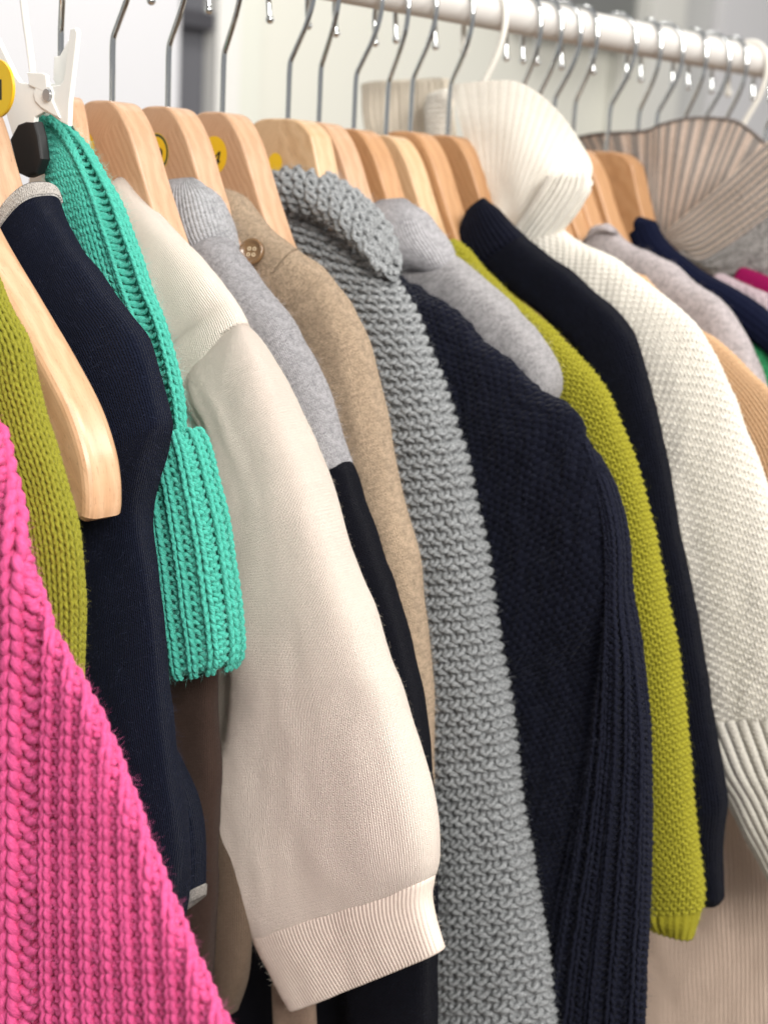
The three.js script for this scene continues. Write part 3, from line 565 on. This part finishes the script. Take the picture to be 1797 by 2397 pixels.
// light grey and navy block sweater
{
  const o = thing('grey_block_sweater', 'light grey rolled collar sweater with navy lower sleeve beside the cream one', 'sweater');
  const pl = plane(-0.0756), m = wool([200, 198, 202], 'plain', 'marl', 0.0013), mr = wool([196, 196, 200], 'rib', 'marl', 0.0013), nv = wool([25, 26, 35], 'plain', 'soft', 0.002, 0.12), hm = hair([206, 204, 208]), hn = hair([48, 50, 66]);
  const Cl = loft(pl, [[362, 442, 474, 432, 16, 9], [346, 466, 499, 458, 28, 9], [356, 505, 518, 510, 34, 8], [388, 556, 534, 562, 36, 5], [416, 585, 548, 600, 30, 3]], { wr: 0.8, sd: 13, ex: 2.2, bottom: 'round', disp: (a, s) => 1.5 * Math.sin(Math.PI * s) });
  fine(o, 'collar', Cl, mr, 0.0021, 0.0015, 2500, hm, { len: 0.004 });
  const R = [[530, 560], [566, 612], [598, 656], [634, 703], [674, 753], [703, 808], [732, 857], [761, 927], [781, 984], [800, 1043], [814, 1086]];
  const st = strip(R, [130, 175], [30, 30]);
  [9, 9, 8, 7, 5, 3, 1].forEach((q, i) => { st[i][5] = q; });
  const S = loft(pl, st, { wr: 1.2, sd: 14, bottom: 'open' });
  fine(o, 'sleeve', S, m, 0.0020, 0.0017, 4500, hm, { len: 0.0045 });
  const R2 = [[813, 1084], [826, 1115], [847, 1188], [884, 1296], [910, 1362], [936, 1453], [958, 1537], [980, 1616], [992, 1707], [1000, 1800], [1006, 1950], [1012, 2200], [1016, 2430]];
  const S2 = loft(pl, strip(R2, [176, 200], [30, 30]), { wr: 1.0, sd: 15, top: 'open' });
  fine(o, 'lower_sleeve', S2, nv, 0.0020, 0.0017, 3500, hn, { len: 0.004 }).userData.label = 'navy lower half of the sleeve';
  const Bd = loft(plane(-0.068), [[330, 1150, 780, 1000, 12], [340, 1400, 850, 1300, 12], [360, 1800, 930, 1700, 12], [380, 2450, 960, 2450, 12]], { wr: 1.5, sd: 16, step: 0.008 });
  fine(o, 'body', Bd, nv, 0.002, 0.0017, 0);
}
// beige cardigan
{
  const o = thing('beige_cardigan', 'beige knit cardigan with one brown button at the shoulder', 'cardigan');
  const pl = plane(-0.0365), m = wool([218, 192, 164], 'plain', 'marl', 0.0013), hm = hair([205, 184, 160]);
  const R = [[520, 440], [561, 456], [592, 495], [633, 540], [688, 582], [732, 613], [761, 641], [786, 677], [815, 714], [841, 762], [863, 817], [878, 882], [892, 936], [903, 991], [917, 1080], [929, 1152], [950, 1226], [969, 1292], [981, 1365], [990, 1455], [998, 1535], [1006, 1634], [1008, 1720], [1008, 1850]];
  const bs = strip(R, [120, 190], [22, 32]); [21, 21, 21, 19, 16, 12, 8, 5, 2, 1].forEach((q, i) => { bs[i][5] = q; });
  const S = loft(pl, bs, { wr: 1.1, sd: 17, disp: (a, s) => 1.6 * Math.exp(-(((a - 0.36) / 0.035) ** 2)) * Math.max(0, 1 - Math.abs(s - 0.42) / 0.2) });
  fine(o, 'sleeve', S, m, 0.0021, 0.0017, 18000, hm, { len: 0.0042 });
  const b = on(pl, 590, 590, 0.0325), bg = new THREE.LatheGeometry([[0, 0.0005], [0.0038, 0.0006], [0.0052, 0.0011], [0.0062, 0.0022], [0.0072, 0.0024], [0.0079, 0.0014], [0.0078, -0.0006], [0, -0.0012]].map((q) => new THREE.Vector2(...q)), 40);
  const dir = pl.near.clone().multiplyScalar(0.9).addScaledVector(pl.w, 0.25).addScaledVector(Y, 0.25).normalize();
  bg.applyQuaternion(new THREE.Quaternion().setFromUnitVectors(Y, dir)); bg.translate(b.x, b.y, b.z);
  const btn = part(o, 'button', bg, new THREE.MeshPhysicalMaterial({ color: C(128, 98, 66), roughness: 0.35, clearcoat: 0.4, map: woodTex }));
  const e1 = V(0, 1, 0).cross(dir).normalize(), e2 = dir.clone().cross(e1), hg = [];
  for (const [x, y] of [[-1, -1], [1, -1], [1, 1], [-1, 1]]) { const g = new THREE.TorusGeometry(0.0009, 0.0003, 8, 16); g.applyQuaternion(new THREE.Quaternion().setFromUnitVectors(V(0, 0, 1), dir)); const q = b.clone().addScaledVector(e1, x * 0.0017).addScaledVector(e2, y * 0.0017).addScaledVector(dir, 0.0008); g.translate(q.x, q.y, q.z); hg.push(g); }
  part(btn, 'thread_hole', mergeGeometries(hg), new THREE.MeshStandardMaterial({ color: C(210, 190, 160), roughness: 0.9 }));
  const p = V(), n = V();
  const seam = (f, k0) => { const pts = []; for (let k = 0; k <= 30; k++) { const [a, s] = f(k / 30); at(S, a, s, p, n); pts.push(p.clone().addScaledVector(n, 0.0002)); } return new THREE.TubeGeometry(new THREE.CatmullRomCurve3(pts), 120, 0.00055, 6); };
  part(o, 'shoulder_seam', seam((t) => [0.3 + 0.22 * t, 0.165 - 0.005 * t]), m);
}
// chunky grey knit folded over its hanger
{
  const o = thing('chunky_scarf', 'long grey marl garter knit scarf folded over the pale hanger', 'scarf');
  const pl = plane(0.0137), m = strand([170, 173, 175], 'marl', 0.0006, 0.35), base = wool([152, 155, 157], 'plain', 'marl'), hm = hair([190, 192, 194]);
  const st = [[585, 455, 862, 545, 24], [615, 490, 888, 580, 28], [640, 530, 912, 612, 30], [690, 640, 942, 667, 33], [760, 740, 989, 746, 35], [810, 850, 1028, 847, 36], [845, 960, 1058, 946, 36], [875, 1070, 1094, 1061, 36], [900, 1180, 1119, 1160, 36], [930, 1300, 1147, 1290, 36], [950, 1400, 1160, 1390, 36], [962, 1500, 1177, 1490, 36], [972, 1590, 1192, 1580, 36], [980, 1680, 1207, 1670, 36], [985, 1790, 1220, 1779, 36], [990, 1900, 1233, 1890, 36], [998, 2020, 1253, 2010, 36], [1000, 2140, 1275, 2134, 36], [995, 2270, 1298, 2261, 36], [985, 2430, 1320, 2420, 36]];
  for (const q of st) q[2] -= 20;
  const S = loft(pl, st, { wr: 1.3, sd: 18, ex: 2.2 });
  const N = Math.round(S.perim / 0.0092);
  part(o, 'long_end', yarn(S, { N, h: 0.0039, r: 0.0018, A: 0.13, b: 0.85, c: 0.95, a0: 0, a1: 0.64, jit: 0.3, seg: 12, rad: 6, pitch: 0.012, sg: (i, j) => (j % 2 ? 1 : -1), lift: (x, j) => (j % 2 ? 0.0009 : -0.0009) + 0.0005 * noise.noise(x * 0.7, j * 0.6, 4) }), m);
  part(o, 'long_end_lining', cloth(S, 16, 0.004, 0.0019), base);
  const T = loft(plane(0.0137), [[600, 492, 584, 464, 22, 4], [651, 515, 634, 416, 34, 5], [695, 516, 688, 390, 40, 5], [739, 520, 742, 396, 42, 5], [811, 545, 813, 443, 42, 5], [853, 577, 857, 483, 40, 5], [888, 612, 893, 540, 34, 5], [908, 648, 915, 618, 22, 5]], { wr: 1.2, sd: 19, ex: 2, bottom: 'round' });
  part(o, 'folded_top', yarn(T, { N: Math.round(T.perim / 0.0085), h: 0.0052, r: 0.0018, A: 0.14, b: 0.8, c: 1.0, a0: 0, a1: 1, jit: 0.2, seg: 12, rad: 6, pitch: 0.012, sg: (i, j) => ((i + j) % 2 ? 1 : -1) }), m);
  part(o, 'folded_top_lining', cloth(T, 16, 0.004, 0.0024), base);
  addFuzz(o, S, 46000, hair([168, 171, 173]), { len: 0.0055, off: 0.0003, a1: 0.64, lie: 1.4, w: 0.00007 });
  addFuzz(o, T, 9000, hm, { len: 0.006, off: 0.0006, a1: 1 });
}
// navy boucle knit
{
  const o = thing('navy_boucle_cardigan', 'fuzzy dark navy knit with ribbed front right of the grey scarf', 'cardigan');
  const pl = plane(0.0389), m = wool([25, 27, 39], 'seed', 'soft', 0.0018, 0.25), hm = hair([46, 49, 64]);
  const R = [[905, 600], [934, 645], [985, 678], [1029, 707], [1096, 768], [1159, 826], [1207, 864], [1250, 905], [1300, 932], [1344, 958], [1366, 990], [1372, 1029], [1386, 1056], [1409, 1086], [1424, 1125], [1438, 1173], [1447, 1205], [1457, 1290], [1463, 1381], [1462, 1480], [1450, 1600], [1430, 1750], [1400, 1900], [1370, 2050], [1340, 2250], [1320, 2430]];
  const st = R.map((p, i) => { const k = [[840, 720], [850, 760], [865, 820], [880, 880], [905, 950], [930, 1010], [950, 1060], [970, 1110], [985, 1150], [1000, 1190], [1010, 1220], [1020, 1250], [1030, 1280], [1040, 1300], [1050, 1330], [1060, 1360], [1070, 1390], [1090, 1450], [1100, 1520], [1110, 1600], [1120, 1700], [1130, 1820], [1140, 1950], [1150, 2080], [1160, 2260], [1170, 2440]][i]; return [...k, ...p, 28, i > 18 ? -4 : 0]; });
  const S = loft(pl, st, { wr: 2.4, sd: 20, disp: (a, s, l) => 2.1 * noise.noise(a * 60, l * 170, 3) + 0.9 * noise.noise(a * 160, l * 400, 9) });
  fine(o, 'sleeve', S, m, 0.0042, 0.0036, 42000, hm, { len: 0.006, w: 0.00011, lie: 1.4 });
  const L2 = [[1362, 1030], [1392, 1120], [1418, 1210], [1432, 1300], [1432, 1420], [1421, 1526], [1396, 1670], [1374, 1800], [1342, 1971], [1306, 2116], [1272, 2280], [1240, 2430]], R2 = [[1386, 1058], [1426, 1128], [1450, 1205], [1460, 1290], [1467, 1400], [1488, 1520], [1506, 1640], [1516, 1760], [1518, 1920], [1516, 2080], [1512, 2230], [1506, 2430]];
  const Fp = loft(pl, L2.map((p, i) => [...p, ...R2[i], 8 + Math.min(i, 5) * 3.4, -1 + Math.min(i, 5) * 0.8]), { wr: 0.8, sd: 21, ex: 2.2, disp: (a) => 0.9 * Math.cos(a * 2 * Math.PI * 16) });
  const NB = 2 * Math.round(Fp.perim / 0.0046 / 2);
  const ms = strand([31, 33, 46], 'even', 0.0003, 0.25);
  part(o, 'rib_front', yarn(Fp, { N: NB, h: 0.0046, r: 0.0013, A: 0.17, b: 0.8, c: 0.9, a0: 0, a1: 0.66, jit: 0.2, seg: 10, rad: 5, sg: (i) => (i % 2 ? -1 : 1), lift: (x) => -0.001 * Math.cos(Math.PI * x) }), ms);
  part(o, 'rib_lining', cloth(Fp, 16, 0.004, 0.0014), m);
  addFuzz(o, Fp, 16000, hm, { len: 0.005, w: 0.0001, off: 0.0006 });
}
// light grey sleeve
{
  const o = thing('pale_grey_sweater', 'pale grey fold-neck sweater with short rounded shoulder behind the navy knit', 'sweater');
  const pl = plane(0.0686), m = wool([202, 199, 201], 'plain', 'marl', 0.0013), mr = wool([198, 196, 200], 'rib', 'marl', 0.0012), hm = hair([208, 206, 210]);
  const Cl = loft(pl, [[882, 484, 962, 474, 14, 8], [868, 497, 990, 500, 26, 8], [872, 540, 1015, 546, 34, 7], [898, 586, 1046, 586, 36, 5], [920, 615, 1062, 618, 28, 3]], { wr: 0.8, sd: 22, ex: 2.2, bottom: 'round', disp: (a, s) => 1.5 * Math.sin(Math.PI * s) });
  fine(o, 'collar', Cl, mr, 0.0021, 0.0016, 1500, hm);
  const S = loft(pl, [[900, 640, 1000, 562, 24], [940, 700, 1069, 606, 28], [1030, 770, 1140, 668, 30], [1110, 840, 1207, 727, 30], [1170, 900, 1260, 790, 30], [1215, 945, 1291, 844, 28], [1250, 965, 1300, 888, 24], [1268, 972, 1296, 920, 16]], { wr: 1.2, sd: 23, bottom: 'round' });
  fine(o, 'sleeve', S, m, 0.0021, 0.0017, 4000, hm, { len: 0.0042 });
}
// lime knit
{
  const o = thing('lime_sweater', 'lime green purl knit sweater with ribbed cuff between two navy knits', 'sweater');
  const pl = plane(0.0973), rgb = [168, 162, 54], m = strand(rgb, 'even', 0.0003), base = wool([178, 172, 56], 'purl'), hm = hair([196, 192, 70]);
  const R = [[1060, 560], [1096, 592], [1144, 648], [1192, 692], [1250, 737], [1298, 780], [1346, 832], [1385, 876], [1418, 924], [1442, 976], [1463, 1030], [1486, 1101], [1505, 1173], [1524, 1245], [1535, 1298], [1556, 1400], [1575, 1500], [1590, 1600], [1602, 1700], [1609, 1772], [1615, 1863], [1628, 1971], [1638, 2044], [1641, 2091], [1637, 2128]];
  const st = strip(R, [150, 130], [22, 30]); st[st.length - 1] = [1490, 2118, 1637, 2130, 30, 0]; st[st.length - 2] = [1490, 2080, 1641, 2091, 30, 0];
  const S = loft(pl, st, { wr: 1.0, sd: 24 });
  const N = Math.round(S.perim / 0.0046);
  part(o, 'sleeve', yarn(S, { N, h: 0.0027, r: 0.00095, A: 0.15, b: 0.7, c: 1, a0: 0.1, a1: 0.58, jit: 0.16, seg: 8, rad: 5, sg: (i, j) => (j % 2 ? 1 : -1), lift: (x, j) => (j % 2 ? 0.0004 : -0.0003) }), m);
  part(o, 'lining', cloth(S, 16, 0.004, 0.0019), base);
  const Cf = loft(pl, [[1488, 2112, 1636, 2128, 30], [1496, 2138, 1628, 2160, 27], [1504, 2156, 1619, 2197, 16]], { disp: (a) => 0.5 * Math.cos(a * 2 * Math.PI * 22), wr: 0.4, sd: 25, top: 'open' });
  fine(o, 'cuff', Cf, wool([158, 151, 48], 'rib', 'even', 0.001), 0.0046, 0.003, 900, hm);
  addFuzz(o, S, 12000, hm, { len: 0.0035, off: 0.0002 });
}
// second navy sweater
{
  const o = thing('dark_navy_sweater', 'smooth dark navy sweater with ribbed collar between lime and cream', 'sweater');
  const pl = plane(0.1225), m = wool([21, 23, 34], 'plain', 'soft', 0.002, 0.15), mr = wool([20, 22, 34], 'rib', 'soft', 0.0014, 0.15), hm = hair([40, 46, 72]);
  const Cl = loft(pl, [[1092, 508, 1140, 470, 14], [1082, 540, 1160, 484, 20], [1080, 580, 1190, 518, 24], [1100, 640, 1225, 555, 26]], { wr: 0.5, sd: 26, bottom: 'round' });
  fine(o, 'collar', Cl, mr, 0.0034, 0.002, 900, hm);
  const R = [[1180, 512], [1210, 541], [1269, 590], [1337, 638], [1394, 687], [1442, 736], [1476, 784], [1496, 837], [1515, 894], [1535, 971], [1549, 1029], [1564, 1101], [1583, 1221], [1600, 1298], [1620, 1400], [1640, 1530], [1655, 1620], [1668, 1700], [1682, 1772], [1693, 1845], [1697, 1892], [1690, 1950], [1689, 2026], [1692, 2096]];
  const st = strip(R, [110, 165], [22, 30]); st[st.length - 1] = [1550, 2085, 1692, 2104, 22, 0]; st[st.length - 2] = [1545, 2015, 1689, 2028, 24, 0]; st[st.length - 3] = [1540, 1940, 1690, 1955, 27, 0];
  const S = loft(pl, st, { wr: 1.2, sd: 27, bottom: 'round' });
  fine(o, 'sleeve', S, m, 0.0028, 0.0022, 14000, hm, { len: 0.0045 });
}
// cream roll neck
{
  const o = thing('roll_neck_sweater', 'chunky cream roll neck sweater with tall ribbed collar at the right', 'sweater');
  const pl = plane(0.155), rgb = [240, 235, 224], m = strand(rgb, 'even', 0.0003), base = wool([236, 230, 216], 'seed'), mr = wool(rgb, 'rib', 'even', 0.0009), hm = hair([240, 236, 224]);
  const st = [[1170, 570, 1296, 522, 22], [1220, 640, 1361, 568, 28], [1280, 720, 1433, 607, 32], [1330, 800, 1505, 655, 34], [1370, 880, 1563, 703, 36], [1400, 960, 1612, 746, 38], [1425, 1040, 1673, 841, 40], [1450, 1130, 1731, 971, 42], [1480, 1230, 1788, 1120, 42], [1510, 1340, 1840, 1260, 42], [1540, 1450, 1890, 1400, 42], [1570, 1570, 1935, 1530, 42], [1605, 1690, 1970, 1650, 42]];
  const S = loft(pl, st, { wr: 1.4, sd: 28, ex: 2.3 });
  part(o, 'sleeve', yarn(S, { N: Math.round(S.perim / 0.0038), h: 0.003, r: 0.001, A: 0.14, b: 0.78, c: 0.5, a0: 0.14, a1: 0.56, seg: 8, rad: 4, jit: 0.16, sg: (i, j) => ((i + j) % 2 ? 1 : -1) }), m);
  part(o, 'sleeve_lining', cloth(S, 16, 0.004, 0.0012), base);
  addFuzz(o, S, 9000, hm, { len: 0.004, off: 0.0003 });
  const Cf = loft(pl, [[1604, 1688, 1970, 1650, 42], [1650, 1800, 2000, 1760, 38], [1698, 1866, 2020, 1860, 36], [1733, 1935, 2040, 1930, 35], [1764, 1992, 2060, 1990, 34], [1830, 2110, 2090, 2080, 34]], { wr: 0.8, sd: 29, top: 'open', ex: 2.3 });
  fine(o, 'cuff', Cf, wool(rgb, 'rib', 'even', 0.0026), 0.0072, 0.003, 1500, hm);
  const Ck = sheet(plane(0.168), [[1128, 470], [1160, 500], [1185, 530], [1215, 560], [1290, 575]], [[1050, 198], [1130, 190], [1205, 190], [1265, 222], [1318, 274], [1360, 336], [1386, 392], [1372, 450]], (u, v) => 3 + 11 * Math.sin(Math.PI * Math.min(1, 0.12 + 0.88 * u)) * Math.sin(Math.PI * (0.25 + 0.6 * v)) - 9 * v * v * (0.35 + 0.65 * u) + 3 * noise.noise(u * 3, v * 2.5, 7) + 0.3 * Math.cos(u * 2 * Math.PI * 22), 3.2, 22);
  part(o, 'collar', Ck.geo, wool(rgb, 'rib', 'even', 0.0005));
  addFuzz(o, Ck.S, 6000, hm, { len: 0.003, a1: 0.99 });
  const Fl = loft(plane(0.150), [[1288, 414, 1378, 416, 12], [1268, 448, 1376, 446, 15], [1236, 498, 1342, 500, 16], [1204, 540, 1292, 566, 15], [1186, 582, 1258, 612, 12]], { wr: 1.2, sd: 31, disp: (a) => 0.6 * Math.cos(a * 2 * Math.PI * 18) - 2.5 * Math.exp(-(((a - 0.13) / 0.03) ** 2)) });
  fine(o, 'collar_flap', Fl, mr, 0.0032, 0.0024, 1800, hm);
  const p = V(), n = V(), eg = []; for (let k = 0; k < 34; k++) { at(Fl, 0.03, k / 34, p, n); eg.push(new THREE.SphereGeometry(0.0016, 8, 6).scale(1, 0.75, 1).translate(p.x + n.x * 0.0006, p.y, p.z + n.z * 0.0006)); }
  const edgeM = part(o, 'flap_edge', mergeGeometries(eg), m); edgeM.userData.kind = 'stuff';
  const Bk = loft(plane(0.2), [[846, 198, 1056, 188, 8], [850, 262, 1062, 262, 12], [862, 332, 1068, 340, 14], [885, 410, 1080, 430, 14]], { wr: 2, sd: 32, disp: (a) => 0.5 * Math.cos(a * 2 * Math.PI * 30) });
  fine(o, 'collar_back', Bk, wool([232, 222, 204], 'rib', 'even', 0.0006), 0.0032, 0.0024, 900, hm);
  const Rl = loft(plane(0.182), [[998, 232, 1052, 216, 12], [996, 270, 1056, 262, 16], [1002, 330, 1056, 330, 16], [1010, 400, 1060, 400, 14]], { wr: 0.4, sd: 33, ex: 2 });
  fine(o, 'rolled_edge', Rl, wool(rgb, 'purl', 'even', 0.0014), 0.0045, 0.0036, 700, hm);
}
// tan sleeve
{
  const o = thing('tan_sweater', 'tan knit sleeve showing at the right edge beside the cream roll neck sweater', 'sweater');
  const R = [[1500, 640], [1560, 705], [1630, 768], [1674, 793], [1722, 837], [1770, 885], [1800, 918], [1850, 990], [1890, 1080], [1930, 1250]];
  const S = loft(plane(0.19), strip(R, [120, 200], [22, 30]), { wr: 1, sd: 34 });
  part(o, 'sleeve', yarn(S, { N: Math.round(S.perim / 0.0044), h: 0.0036, r: 0.001, A: 0.19, b: 0.85, c: 0.8, a0: 0.1, a1: 0.6, seg: 8, rad: 4 }), strand([214, 176, 138]));
  part(o, 'lining', cloth(S, 16, 0.004, 0.001), wool([200, 160, 124]));
  addFuzz(o, S, 1500, hair([226, 196, 164]), { off: 0.0008 });
}
// grey-pink sweater
{
  const o = thing('rose_grey_sweater', 'pale rose grey sweater with small rolled neck behind the cream roll neck', 'sweater');
  const pl = plane(0.2254), m = wool([212, 202, 203], 'plain', 'marl', 0.0009), hm = hair([216, 208, 210]);
  const R = [[1400, 528], [1436, 538], [1466, 566], [1524, 594], [1578, 624], [1625, 662], [1681, 699], [1715, 739], [1741, 783], [1763, 831], [1781, 884], [1800, 962], [1818, 1080]];
  fine(o, 'sleeve', loft(pl, strip(R, [90, 150], [20, 30]), { wr: 1.3, sd: 35 }), m, 0.0024, 0.002, 2500, hm);
  const T = loft(pl, [[1366, 572, 1376, 556, 10, 6], [1384, 562, 1392, 540, 14, 6], [1408, 548, 1418, 522, 15, 6], [1430, 548, 1436, 534, 12, 6]], { wr: 0.3, sd: 36, ex: 2, bottom: 'round' });
  fine(o, 'rolled_neck', T, m, 0.0024, 0.002, 300, hm);
}
// navy and green sweater
{
  const o = thing('navy_green_sweater', 'navy sweater with green lower panel behind the rose grey one', 'sweater');
  const pl = plane(0.2457), m = wool([18, 22, 42], 'rib', 'soft', 0.0008, 0.15), hm = hair([40, 46, 72]);
  const R = [[1496, 506], [1514, 503], [1530, 516], [1547, 551], [1575, 583], [1632, 627], [1668, 649], [1722, 678], [1797, 731], [1850, 775], [1900, 830]];
  fine(o, 'shoulder', loft(pl, strip(R, [60, 78], [18, 24]), { wr: 0.6, sd: 37 }), m, 0.0035, 0.002, 1500, hm);
  const R2 = [[1500, 575], [1545, 612], [1590, 640], [1642, 676], [1696, 708], [1752, 744], [1812, 792], [1860, 870], [1900, 950]];
  fine(o, 'green_panel', loft(plane(0.25), strip(R2, [80, 160], [16, 22]), { wr: 0.6, sd: 38 }), wool([62, 158, 104], 'seed', 'soft', 0.0012), 0.004, 0.003, 900, hair([110, 190, 144])).userData.label = 'green lower panel';
}
// striped brioche collar
{
  const o = thing('striped_collar_sweater', 'taupe and grey striped ribbed collar standing at the right edge', 'sweater');
  const mk = (f) => new THREE.MeshPhysicalMaterial({ color: 0xffffff, roughness: 1, specularIntensity: 0.1, sheen: 0.2, sheenColor: new THREE.Color(0.8, 0.75, 0.7), bumpMap: HT.rib, bumpScale: 0.0024, map: tex(512, 512, f, true) });
  const two = (u, v) => { const s = Math.abs(fr(u * 16 + 0.5) - 0.5) * 2, n = 0.9 + 0.26 * (g256(u, v) - 0.5), k = s > 0.5 ? 1 : 0; return k ? [0.66 * n, 0.63 * n, 0.61 * n] : [0.92 * n, 0.84 * n, 0.78 * n]; };
  const m = mk(two), hm = hair([190, 180, 172]);
  const In = sheet(plane(0.345), [[1440, 470], [1500, 545], [1545, 575], [1600, 570], [1690, 480]], [[1352, 322], [1402, 313], [1506, 307], [1546, 292], [1614, 277], [1697, 279], [1742, 296], [1812, 356]], (u, v) => -2 + 9 * v * Math.sin(Math.PI * u) - 12 * u * u * v + 2.5 * noise.noise(u * 4, v * 2, 3) + 0.4 * Math.cos(u * 2 * Math.PI * 18), 3, 18);
  part(o, 'collar_back', In.geo, m); addFuzz(o, In.S, 3000, hm, { len: 0.0035, a1: 0.99 });
  const midline = [[1590, 592], [1640, 606], [1700, 572], [1797, 505], [1860, 462], [1920, 420]];
  const Fp = sheet(plane(0.305), [[1552, 546], [1620, 488], [1690, 428], [1770, 352], [1860, 280]], midline, (u, v) => 2 + 7 * v + 2.5 * noise.noise(u * 3, v * 3, 8) + 0.5 * Math.cos(v * 2 * Math.PI * 8), 3.4, 8, true);
  part(o, 'collar_front', Fp.geo, m); addFuzz(o, Fp.S, 3000, hm, { len: 0.0035, a1: 0.99 });
  const Gb = sheet(plane(0.305), midline, [[1596, 602], [1640, 640], [1700, 664], [1765, 666], [1840, 640], [1930, 590]], (u, v) => 9 - 7 * v * v + 2.5 * noise.noise(u * 3, 1 + v * 2, 8) + 0.4 * Math.cos(v * 2 * Math.PI * 4), 3.4, 5, true);
  part(o, 'grey_band', Gb.geo, wool([168, 164, 162], 'rib', 'marl', 0.001), 'grey marl band of the collar'); addFuzz(o, Gb.S, 1500, hm, { len: 0.0035, a1: 0.99 });
  const p = V(), n = V(), pts = []; for (let k = 0; k <= 60; k++) { at(In.S, 0.002 + 0.99 * k / 60, 1, p, n); pts.push(p.clone()); }
  part(o, 'cast_on_edge', new THREE.TubeGeometry(new THREE.CatmullRomCurve3(pts), 200, 0.0013, 8), wool([150, 142, 138], 'seed', 'marl'));
}
// far sweaters at the edge
{
  const o = thing('pink_heather_sweater', 'pale pink heather knit below the striped collar at the right edge', 'sweater');
  const S = loft(plane(0.285), strip([[1690, 640], [1740, 665], [1800, 690], [1860, 740], [1900, 800]], 90, 18), { wr: 0.6, sd: 41 });
  fine(o, 'shoulder', S, wool([202, 182, 188], 'seed', 'marl', 0.001), 0.0035, 0.003, 500, hair([220, 204, 208]));
  const q = thing('magenta_sweater', 'small magenta knit corner at the right edge below the striped collar', 'sweater');
  fine(q, 'shoulder', loft(plane(0.295), strip([[1740, 625], [1780, 640], [1830, 665], [1880, 700]], 80, 14), { wr: 0.5, sd: 42 }), wool([150, 24, 84], 'plain', 'soft'), 0.0026, 0.002, 300, hair([190, 70, 120]));
}
// beige ribbed knit low at the right
{
  const o = thing('beige_rib_sweater', 'pale beige finely ribbed knit hanging low at the right', 'sweater');
  const S = loft(plane(0.225), [[1400, 1620, 1850, 1620, 26], [1400, 1800, 1880, 1800, 30], [1400, 2000, 1900, 2000, 32], [1400, 2200, 1910, 2200, 32], [1400, 2450, 1920, 2450, 32]], { wr: 1.6, sd: 43, ex: 3, disp: (a, s) => 3 * noise.noise(a * 14, s * 2.2, 1) });
  fine(o, 'body', S, wool([226, 202, 184], 'rib', 'even', 0.0014), 0.0034, 0.002, 2500, hair([220, 200, 180]));
}

renderer.render(scene, camera);
